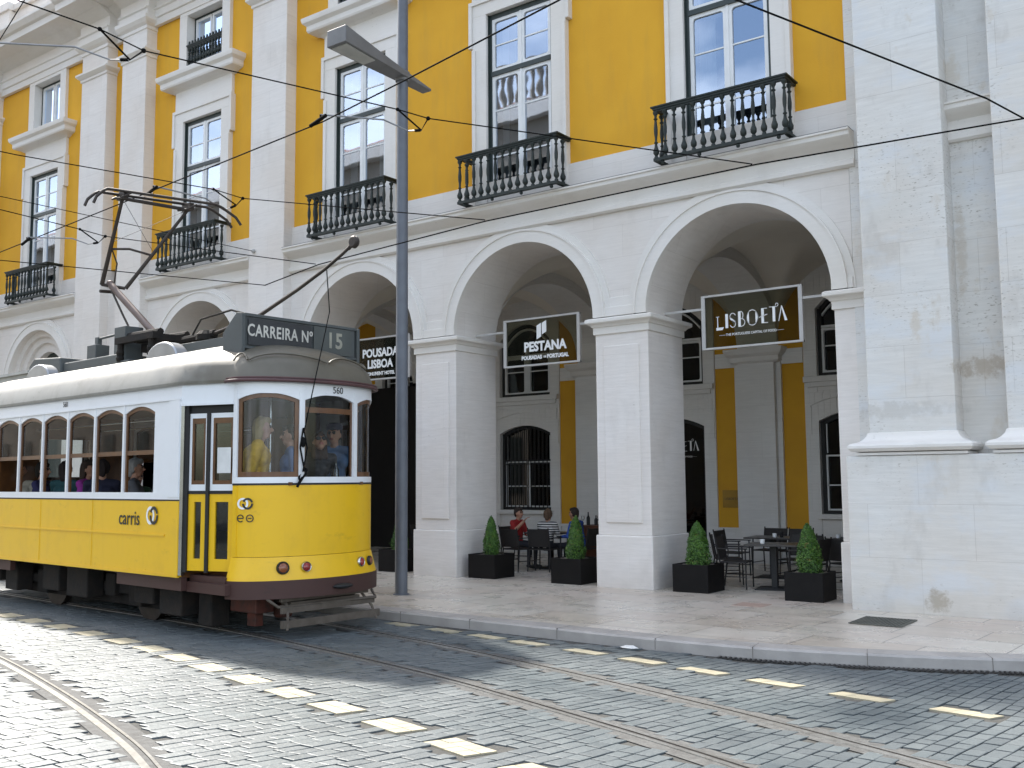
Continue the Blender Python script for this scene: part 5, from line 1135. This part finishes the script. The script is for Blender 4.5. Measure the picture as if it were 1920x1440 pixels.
for k, (x, y, w, h, th_, tr, lb) in enumerate(PL):
    hw = w/2; side = ['left of the diners', 'in front of the diner in blue', 'against the middle pier', 'nearest the corner pedestal', 'behind the lamp post'][k]
    t = thing('planter', 'square black planter box '+side, 'planter', (x, y, 0), R_(0), 'black square planters under the arches')
    m = MB(); m.box(-hw, hw, -hw, -hw+.02, .0, h); m.box(-hw, hw, hw-.02, hw, 0, h); m.box(-hw, -hw+.02, -hw+.02, hw-.02, 0, h); m.box(hw-.02, hw, -hw+.02, hw-.02, 0, h); m.box(-hw+.02, hw-.02, -hw+.02, hw-.02, .02, h-.06); m.build('box', BLKP, t, bevel=.004)
    mm = MB(); g = 14
    vs = [(-hw+.02+(w-.04)*i/g, -hw+.02+(w-.04)*j/g, h-.035+.02*random.random()) for i in range(g+1) for j in range(g+1)]; mm.add(vs, [(i*(g+1)+j, (i+1)*(g+1)+j, (i+1)*(g+1)+j+1, i*(g+1)+j+1) for i in range(g) for j in range(g)]); mm.build('soil', SOIL, t)
    tt = thing('box_cone', lb, 'shrub', (x, y, h-.03), 0, 'clipped box cones in the planters')
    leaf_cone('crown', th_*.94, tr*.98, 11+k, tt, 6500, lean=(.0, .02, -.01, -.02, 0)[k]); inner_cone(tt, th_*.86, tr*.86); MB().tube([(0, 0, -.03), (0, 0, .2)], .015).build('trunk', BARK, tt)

# ------------------------------------------------------------------ cafe furniture
def chair():
    t = thing('cafe_chair', 'x', 'chair')
    m = MB(); m.box(-.23, .23, -.22, .22, .42, .445); m.build('seat', RATT, t, bevel=.008)
    m = MB(); M = T(0, -.22, .46) @ Matrix.Rotation(R_(10), 4, 'X'); m.box(-.22, .22, -.012, .012, .02, .38, 0, M); m.build('backrest', RATT, t, bevel=.008)
    for sx in (-1, 1):
        m = MB(); m.tube([(sx*.25, .22, 0), (sx*.235, .21, .65)], .013, 6); m.build('leg', RATT, t)
        m = MB(); m.tube([(sx*.25, -.27, 0), (sx*.235, -.21, .43), (sx*.235, -.29, .86)], .013, 6); m.build('leg', RATT, t)
        m = MB(); m.box(min(sx*.21, sx*.26), max(sx*.21, sx*.26), -.25, .24, .645, .665); m.build('armrest', RATT, t, bevel=.004)
        m = MB(); m.tube([(sx*.245, .21, .2), (sx*.245, -.24, .2)], .009, 5); m.build('stretcher', RATT, t)
    return t
def table(w=.42, d=.38, h=.735):
    t = thing('cafe_table', 'x', 'table')
    m = MB(); m.box(-w, w, -d, d, h-.028, h); m.build('table_top', TTOP, t, bevel=.006)
    m = MB(); m.box(-.045, .045, -.045, .045, .03, h-.028); m.build('pedestal', TBLK, t)
    m = MB(); m.box(-.28, .28, -.28, .28, 0, .02); m.box(-.2, .2, -.2, .2, .02, .03); m.build('foot', TBLK, t, bevel=.004); return t
ch0, tb0 = chair(), table(); used = [False, False]
def put_chair(x, y, deg, label):
    o = ch0 if not used[0] else copy_tree(ch0); used[0] = True; o.location = (x, y, 0); o.rotation_euler = (0, 0, R_(deg)); o['label'] = label; o['group'] = 'dark woven cafe armchairs'; return o
def put_table(x, y, deg, label):
    o = tb0 if not used[1] else copy_tree(tb0); used[1] = True; o.location = (x, y, 0); o.rotation_euler = (0, 0, R_(deg)); o['label'] = label; o['group'] = 'dark square cafe tables'; return o
put_table(2.62, 1.20, 12, 'dark cafe table with a white cup, nearest the street between the two right planters')
put_table(1.85, 3.05, 5, 'dark cafe table at the back left of the nearest arch, with napkins on it')
put_table(3.35, 3.25, 5, 'dark cafe table at the back middle of the nearest arch')
put_table(4.15, 2.15, 8, 'dark cafe table at the right, partly hidden by the corner pedestal')
put_table(-2.72, 2.55, 0, 'dark table laid for the three seated diners')
put_table(-5.4, 2.6, 0, 'dark table with two white cups in the dim arch behind the lamp post')
put_chair(2.02, 1.05, -80, 'dark cafe chair on the left of the table nearest the street')
put_chair(1.62, 1.62, -60, 'dark cafe chair just behind the planter by the middle pier')
put_chair(3.22, 1.12, 85, 'dark cafe chair on the right of the table nearest the street, behind the corner planter')
put_chair(2.72, 1.95, 175, 'dark cafe chair on the far side of the table nearest the street')
put_chair(1.15, 2.9, -90, 'dark cafe chair at the left edge of the nearest arch, by the back table')
put_chair(2.0, 3.85, 180, 'dark cafe chair against the back wall under the left yellow strip')
put_chair(1.45, 3.9, 175, 'dark cafe chair in the back left corner beside the dark door')
put_chair(3.0, 2.45, -20, 'dark cafe chair with its back to the street, between front and back tables')
put_chair(3.45, 4.05, 180, 'dark cafe chair against the back wall under the right yellow strip')
put_chair(4.05, 3.2, 95, 'dark cafe chair right of the back middle table')
put_chair(3.75, 1.55, -30, 'dark cafe chair with its back to the corner planter, near the pier strip')
put_chair(-3.52, 2.45, -90, 'dark cafe chair under the diner in red')
put_chair(-2.45, 1.95, 5, 'dark cafe chair under the diner in stripes')
put_chair(-1.88, 2.45, 90, 'dark cafe chair under the diner in blue')
put_chair(-2.95, 1.75, -10, 'empty dark cafe chair with its back to the street, left of the striped diner')
put_chair(-5.9, 2.3, -70, 'dark cafe chair in the dim arch behind the lamp post')
m = MB(); m.box(-.42, .42, -.25, .25, 0, .86); o = m.build('serving_counter', COUNT, bevel=.01); o.location = (-1.98, 3.35, 0); tag(o, 'plain reddish brown serving counter behind the diners', 'counter')
def bottle(x, y, z, label, mat, h=.27):
    m = MB(); m.lathe([(.036, 0), (.037, h*.55), (.014, h*.75), (.013, h), (0, h)], seg=12); o = m.build('bottle', mat, smooth=40); o.location = (x, y, z); tag(o, label, 'bottle'); return o
bottle(-2.22, 3.22, .86, 'dark wine bottle standing on the brown counter', TBLK); bottle(-2.08, 3.3, .86, 'smaller dark bottle on the brown counter, right of the wine bottle', TBLK, .2)
def wineglass(x, y, z, label, g):
    m = MB(); m.lathe([(.032, 0), (.004, .005), (.004, .08), (.03, .11), (.036, .15), (.03, .19)], seg=12); o = m.build('wine_glass', CLEAR, smooth=40); o.location = (x, y, z); tag(o, label, 'glass', g); return o
wineglass(-2.34, 3.2, .86, 'clear wine glass on the counter, left of the dark bottle', 'wine glasses'); wineglass(-1.98, 3.25, .86, 'clear wine glass on the counter, right of both bottles', 'wine glasses')
wineglass(-2.9, 2.5, .735, 'clear wine glass on the table before the diner in red', 'wine glasses'); wineglass(-2.7, 2.45, .735, 'clear wine glass in the middle of the diners table', 'wine glasses')
def cup(x, y, z, label):
    m = MB(); m.lathe([(.025, 0), (.036, .01), (.042, .075), (.036, .075), (.03, .02)], seg=14); o = m.build('cup', TXTW, smooth=40); o.location = (x, y, z); tag(o, label, 'cup', 'white cups'); return o
cup(2.5, 1.02, .735, 'white cup on the dark cafe table nearest the street'); cup(1.98, 2.85, .735, 'white cup on the back left cafe table'); cup(3.05, 3.1, .735, 'white cup on the back middle cafe table')
cup(-5.52, 2.45, .735, 'left one of two white cups on the table behind the lamp post'); cup(-5.36, 2.42, .735, 'right one of two white cups on the table behind the lamp post')
def pot(x, y, z, label): m = MB(); m.lathe([(.03, 0), (.035, .05), (.02, .06)], seg=10); m.sphere((0, 0, .085), .035, 8); o = m.build('table_ornament', TBLK); o.location = (x, y, z); tag(o, label, 'ornament', 'little dark table pots')
pot(2.05, 3.0, .735, 'little dark pot on the back left cafe table'); pot(3.15, 3.25, .735, 'little dark pot on the back middle cafe table'); pot(4.0, 1.95, .735, 'little dark pot on the table at the far right')
m = MB(); m.box(-.12, .12, -.09, .09, 0, .012); o = m.build('plate', TXTW, bevel=.003); o.location = (-3.0, 2.35, .735); tag(o, 'white plate on the table edge before the diner in red', 'plate')

# ------------------------------------------------------------------ people
def cloth(name, c, c2=None, rough=.85): return MATS.get(name) or simple(name, c, rough, c2=c2 or tuple(v*.8 for v in c), sc=14, bs=.25, bsc=30)
def person(label, loc, deg, s=1.0, seated=False, top=None, bottom=None, hair=(.03, .02, .015), J=None, hair_len=0, cap=None, shades=False, fat=1.0, sleeves='long', sling=None, group=None, lean=0, headturn=0, headtilt=0, beard=False):
    top = top or cloth('dark_cloth', (.02, .02, .025)); bottom = bottom or cloth('dark_trousers', (.02, .022, .03))
    t = thing('person', label, 'person', loc, R_(deg)); 
    if group: t['group'] = group
    if seated: b = dict(hip=.50, pel=.55, ch=.85, nk=1.02, hd=1.165, sh=.965)
    else: b = dict(hip=.90, pel=.96, ch=1.25, nk=1.43, hd=1.575, sh=1.375)
    zl = b['pel']
    def L(x, y, z):   # lean the upper body forward
        dz = z-zl; a = R_(lean); return Vector((x, y+dz*math.sin(a), zl+dz*math.cos(a)))
    j = dict(pel=Vector((0, 0, b['pel'])), wa=L(0, 0, (b['pel']+b['ch'])/2), ch=L(0, .01, b['ch']), nk=L(0, 0, b['nk']), hd=L(0, .02, b['hd']), sL=L(-.18, 0, b['sh']), sR=L(.18, 0, b['sh']))
    if seated: j.update(hL=Vector((-.09, .02, .5)), hR=Vector((.09, .02, .5)), kL=Vector((-.12, .44, .5)), kR=Vector((.12, .44, .5)), aL=Vector((-.12, .42, .08)), aR=Vector((.12, .42, .08)), eL=L(-.22, .12, b['sh']-.26), eR=L(.22, .12, b['sh']-.26), wL=L(-.14, .34, b['sh']-.28), wR=L(.14, .34, b['sh']-.28))
    else: j.update(hL=Vector((-.09, 0, .90)), hR=Vector((.09, 0, .90)), kL=Vector((-.10, .02, .48)), kR=Vector((.11, .0, .48)), aL=Vector((-.10, -.02, .08)), aR=Vector((.13, -.02, .08)), eL=L(-.24, -.02, 1.10), eR=L(.24, -.02, 1.10), wL=L(-.22, .12, .88), wR=L(.22, .12, .88))
    for k, v in (J or {}).items(): j[k] = Vector(v)
    P = []   # (a, b, ra, rb, mat)
    C = lambda a, b2, ra, rb, mi: P.append((Vector(a), Vector(b2), ra, rb, mi))
    f = fat
    C(j['pel'], j['wa'], .135*f, .125*f, 1); C(j['pel']+Vector((-.05, 0, -.02)), j['pel']+Vector((.05, 0, -.02)), .12*f, .12*f, 2); C(j['wa'], j['ch'], .125*f, .125*f, 1); C(j['ch']+Vector((-.07, 0, .0)), j['ch']+Vector((.07, 0, 0)), .11*f, .11*f, 1)
    C(j['sL'], j['nk']+Vector((0, 0, -.04)), .06, .062, 1); C(j['sR'], j['nk']+Vector((0, 0, -.04)), .06, .062, 1); C(j['nk']-Vector((0, 0, .03)), j['hd']-Vector((0, 0, .04)), .052, .05, 0)
    for q in 'LR':
        sm = 1 if sleeves == 'long' else 0
        C(j['s'+q], j['e'+q], .058*f, .046*f, 1); C(j['e'+q], j['w'+q], .044, .030, sm)
        C(j['h'+q], j['k'+q], .082*f, .058, 2); C(j['k'+q], j['a'+q], .056, .038, 2); C(j['a'+q]+Vector((0, -.02, -.03)), j['a'+q]+Vector((0, .15, -.045)), .036, .030, 3)
        # hand: palm, four fingers, thumb
        d = (j['w'+q]-j['e'+q]).normalized(); side = d.cross(Vector((0, 0, 1))); side = side.normalized() if side.length > .1 else Vector((1, 0, 0)); up = side.cross(d).normalized(); w = j['w'+q]
        for o in (-.018, .018): C(w+side*o*.6, w+d*.085+side*o, .018, .017, 0)
        for k2, (o, ln) in enumerate(((-.033, .062), (-.011, .074), (.011, .07), (.032, .055))):
            r0 = w+d*.09+side*o; C(r0, r0+d*ln*.5-up*.008, .0095, .009, 0); C(r0+d*ln*.5-up*.008, r0+d*ln*.85-up*.032, .009, .008, 0)
        th = w+d*.03-side*.034*(1 if q == 'L' else -1); C(th, th+d*.045-side*.022*(1 if q == 'L' else -1)-up*.01, .012, .010, 0)
    # head
    hM = Matrix.Translation(j['hd']) @ Matrix.Rotation(R_(headturn), 4, 'Z') @ Matrix.Rotation(R_(-headtilt), 4, 'X')
    h = lambda x, y, z: hM @ Vector((x, y, z))
    C(h(0, -.012, .03), h(0, .0, -.0), .088, .084, 0); C(h(0, .022, -.03), h(0, .035, -.07), .066, .045, 0)
    C(h(0, .088, .012), h(0, .108, -.022), .010, .016, 0)
    for sx in (-1, 1):
        C(h(sx*.083, -.005, .01), h(sx*.086, -.008, -.025), .014, .011, 0); C(h(sx*.032, .078, .016), h(sx*.034, .078, .016), .0105, .0105, 4); C(h(sx*.045, .078, .032), h(sx*.02, .084, .033), .008, .008, 6)
    C(h(-.018, .082, -.052), h(.018, .082, -.052), .0085, .0085, 5)
    def cap_mesh(P, vox):
        m = MB()
        for a, b2, ra, rb, mi in P:
            d = b2-a; Ln = d.length; q = d.to_track_quat('Z', 'Y').to_matrix().to_4x4() if Ln > 1e-6 else Matrix.Identity(4); M = Matrix.Translation(a) @ q; pr = []
            for k in range(0, 5): an = -PI/2+PI/2*k/4; pr.append((max(1e-4, ra*math.cos(an)), ra*math.sin(an)))
            for k in range(0, 5): an = PI/2*k/4; pr.append((max(1e-4, rb*math.cos(an)), Ln+rb*math.sin(an)))
            m.lathe(pr, (0, 0, 0), 12, M=M)
        me = bpy.data.meshes.new('tmp'); me.from_pydata(m.v, [], m.f); o = bpy.data.objects.new('tmp', me); COL.objects.link(o)
        md = o.modifiers.new('r', 'REMESH'); md.mode = 'VOXEL'; md.voxel_size = vox; sm = o.modifiers.new('s', 'SMOOTH'); sm.factor = .5; sm.iterations = 2
        bpy.context.view_layer.update(); me2 = bpy.data.meshes.new_from_object(o.evaluated_get(bpy.context.evaluated_depsgraph_get())); bpy.data.objects.remove(o); return me2
    me = cap_mesh(P, .011); nf = len(me.polygons); cen = np.empty(nf*3); me.polygons.foreach_get('center', cen); cen = cen.reshape(-1, 3); best = np.full(nf, 1e9); mi_ = np.zeros(nf, int)
    for a, b2, ra, rb, mi in P:
        A_, B_ = np.array(a), np.array(b2); d = B_-A_; tt = np.clip(((cen-A_)@d)/max(1e-9, d@d), 0, 1); ds = np.linalg.norm(cen-(A_+tt[:, None]*d), axis=1)-(ra+(rb-ra)*tt); ds -= .0015 if mi in (4, 5, 6) else 0
        k = ds < best; best[k] = ds[k]; mi_[k] = mi
    for mt in (SKIN, top, bottom, TBLK, TBLK, cloth('lips', (.35, .12, .10)), cloth('brows', (.04, .025, .02))): me.materials.append(mt)
    me.polygons.foreach_set('material_index', mi_.astype(np.int32)); me.polygons.foreach_set('use_smooth', [True]*nf); me.name = 'body'
    o = bpy.data.objects.new('body', me); COL.objects.link(o); o.parent = t
    # hair
    H = []
    D = lambda a, b2, ra, rb: H.append((a, b2, ra, rb, 0))
    D(h(0, -.025, .045), h(0, -.03, .02), .092, .088); D(h(0, .045, .085), h(0, -.02, .085), .045, .06)
    for sx in (-1, 1): D(h(sx*.06, -.02, .03), h(sx*.062, -.035, -.02-hair_len*.5), .04, .032)
    D(h(0, -.06, 0), h(0, -.065, -.04-hair_len), .065, .05)
    if hair_len > .1:
        for sx in (-1, 1): D(h(sx*.05, -.05, 0), h(sx*.07, -.06, -.05-hair_len), .05, .035)
    mh = cap_mesh(H, .012); mh.materials.append(cloth('hair_%d%d%d' % tuple(int(c*100) for c in hair), hair)); mh.polygons.foreach_set('use_smooth', [True]*len(mh.polygons))
    rg = np.random.RandomState(3); co = np.empty(len(mh.vertices)*3); mh.vertices.foreach_get('co', co); co = co.reshape(-1, 3); ph = co@np.array([90., 70, 15]); co += (np.sin(ph)*.003)[:, None]*np.sign(co-np.array(j['hd'])); mh.vertices.foreach_set('co', co.ravel()); mh.name = 'hair'
    ho = bpy.data.objects.new('hair', mh); COL.objects.link(ho); ho.parent = t
    if shades:
        m = MB(); 
        for sx in (-1, 1): m.sphere(h(sx*.036, .094, .012), (.032, .014, .026), 12)
        m.tube([h(-.085, .0, .02), h(-.07, .085, .018), h(.07, .085, .018), h(.085, 0, .02)], .005, 6); m.build('sunglasses', TBLK, t)
    if cap:
        m = MB(); m.lathe([(.098, .06), (.103, .09), (.10, .125), (.06, .15), (0, .152)], seg=18, M=hM @ T(0, -.01, 0)); m.sphere(h(0, .11, .072), (.07, .06, .012), 12); m.build('cap', cap, t, smooth=50)
    t.scale = (s, s, s); return t
def stripes():
    m, nt, b = new_mat('striped_jersey'); b.inputs['Roughness'].default_value = .9
    sp = N(nt, 'ShaderNodeSeparateXYZ', {'Vector': N(nt, 'ShaderNodeTexCoord').outputs['Object']}); q = N(nt, 'ShaderNodeMath', {0: sp.outputs[2], 1: 20.0}, operation='MULTIPLY'); fr = N(nt, 'ShaderNodeMath', {0: q.outputs[0]}, operation='FRACT'); g = N(nt, 'ShaderNodeMath', {0: fr.outputs[0], 1: .5}, operation='GREATER_THAN')
    nt.links.new(mixc(nt, g.outputs[0], (.02, .02, .025), (.6, .58, .55)), b.inputs['Base Color']); return m
red = cloth('red_shirt', (.36, .02, .02)); blue = cloth('blue_shirt', (.03, .08, .35)); JE = stripes()
person('diner in a red shirt raising one hand, seated left of the table', (-3.46, 2.35, 0), -90, .96, True, red, J=dict(eR=(.26, .16, .80), wR=(.18, .34, 1.0)), fat=1.12, sleeves='short', lean=6)
person('diner in a black and white striped top, seated with her back to the street', (-2.46, 2.02, 0), 10, .95, True, JE, hair=(.10, .06, .035), hair_len=.03, lean=8)
person('diner in a blue shirt, half hidden by a green box cone', (-1.92, 2.42, 0), 90, .97, True, blue, lean=12)
def inT(u_, n_, z=.80): v = TM @ Vector((u_, -n_, z)); return (v.x, v.y, v.z)
A0 = -4.5
person('blond passenger in a crumpled yellow rain jacket, standing in the cab window', inT(.06, .66), A0-35, 1.16, False, cloth('yellow_jacket', (.85, .50, .05), (.62, .34, .03)), hair=(.42, .30, .14), hair_len=.14, fat=1.3, lean=10)
person('man in a pale blue shirt behind the left windscreen', inT(.18, .12), A0+150, 1.1, False, cloth('pale_blue_shirt', (.16, .24, .42)), lean=0)
person('woman with sunglasses in black leaning down behind the middle windscreen', inT(.42, -.10), A0-115, 1.06, False, cloth('black_jacket', (.012, .012, .014)), hair=(.05, .025, .015), hair_len=.12, shades=True, lean=18, headtilt=-22)
person('driver in a blue shirt and dark cap at the right of the cab', inT(.20, -.62), A0-150, 1.12, False, cloth('driver_shirt', (.13, .24, .46)), cap=cloth('cap_blue', (.03, .03, .06)), J=dict(eR=(.25, .2, 1.12), wR=(.2, .42, 1.0)), lean=5)
side = [(-2.72, .75, 'grey haired passenger by the last side window before the door', (.10, .10, .11), (.30, .29, .28), .03, 55), (-3.62, .78, 'passenger in navy by the side window, next to the one in magenta', (.02, .022, .05), (.03, .02, .02), .02, 150), (-4.22, .72, 'passenger in a magenta top by the side window', (.30, .03, .28), (.05, .03, .02), .12, 35),
        (-5.0, .7, 'passenger in dark teal by the middle side window', (.02, .08, .09), (.03, .02, .02), .08, 120), (-5.85, .7, 'passenger in dark blue behind a left side window', (.03, .03, .10), (.02, .015, .01), .02, 40), (-6.6, .72, 'passenger in cream by the leftmost visible window', (.45, .42, .34), (.03, .02, .015), .05, -35)]
for u_, n_, lb, c, hc, hl, dg in side:
    person(lb, inT(u_, n_, 1.34-.45*1.12), A0-90+dg, 1.12, True, cloth('top_%d' % abs(int(u_*100)), c), hair=hc, hair_len=hl, group='passengers seated inside the tram')
for u_, n_, lb, c in ((-2.2, -.7, 'far side passenger in black behind the gap before the door', (.015, .015, .015)), (-3.9, -.72, 'far side passenger in brown, seen past the one in magenta', (.10, .05, .03)), (-5.3, -.7, 'far side passenger in green near the middle windows', (.02, .06, .03))):
    person(lb, inT(u_, n_, 1.22-.45*1.12), A0-90, 1.12, True, cloth('top_%d' % abs(int(u_*100)), c), group='passengers seated inside the tram')
m = MB(); m.lathe([(.045, 0), (.045, .15), (.015, .20), (.015, .24), (0, .24)], seg=12); o = m.build('water_bottle', CLEAR, smooth=40); o.location = inT(.74, -.18, 1.93); tag(o, 'clear plastic water bottle on the cab ledge behind the windscreen', 'bottle')
MB().box(UC+.1, UC+.52, -.6, .6, 1.88, 1.92).build('cab_ledge', TWOOD, TR)
m = MB(); m.box(-.10, .10, -.002, .002, -.16, .16); o = m.build('door_notice', PAPER); v = TM @ Vector((UC-.12, -CA-.05, 2.2)); o.location = v; o.rotation_euler = (0, 0, R_(A0)+math.atan2(HB_-CA, UC-UE)); tag(o, 'small white notice stuck on the front door glass', 'notice')

# ------------------------------------------------------------------ palace across the street (seen in the window reflections)
OB = thing('opposite_building', 'pale building with a red tiled roof across the street, seen only in the window glass', 'building', (0, -24, 0), 0)
m = MB(); m.box(-85, -15, -10, 0, 0, 19.4); m.build('wall', FARW, OB); m = MB(); m.box(-85.4, -14.6, -10, .5, 19.4, 20.2); m.build('cornice', STONE, OB)
m = MB(); m.add([(-85, .3, 20.2), (-22, .3, 20.2), (-22, -6, 23.4), (-85, -6, 23.4), (-85, -12, 20.2), (-22, -12, 20.2)], [(0, 1, 2, 3), (3, 2, 5, 4)]); m.build('roof', ROOFT, OB)
m = MB(); m.box(-22, -14.8, -.2, .1, 22.2, 22.5); m.box(-22, -14.8, -.2, .1, 20.2, 20.4)
m.build('balustrade', FARW, OB)
for k in range(16): MB().lathe([(.1, 0), (.16, .5), (.08, 1.0), (.14, 1.4), (.1, 1.8)], (-21.7+k*.43, -.05, 20.4), 8).build('baluster', FARW, OB)
for k in range(16):
    x = -83+k*4.2
    for z0, z1 in ((12.2, 15.2), (7, 10.5), (1, 4.5)): MB().box(x-.7, x+.7, 0, .06, z0, z1).build('window', GREEN, OB)
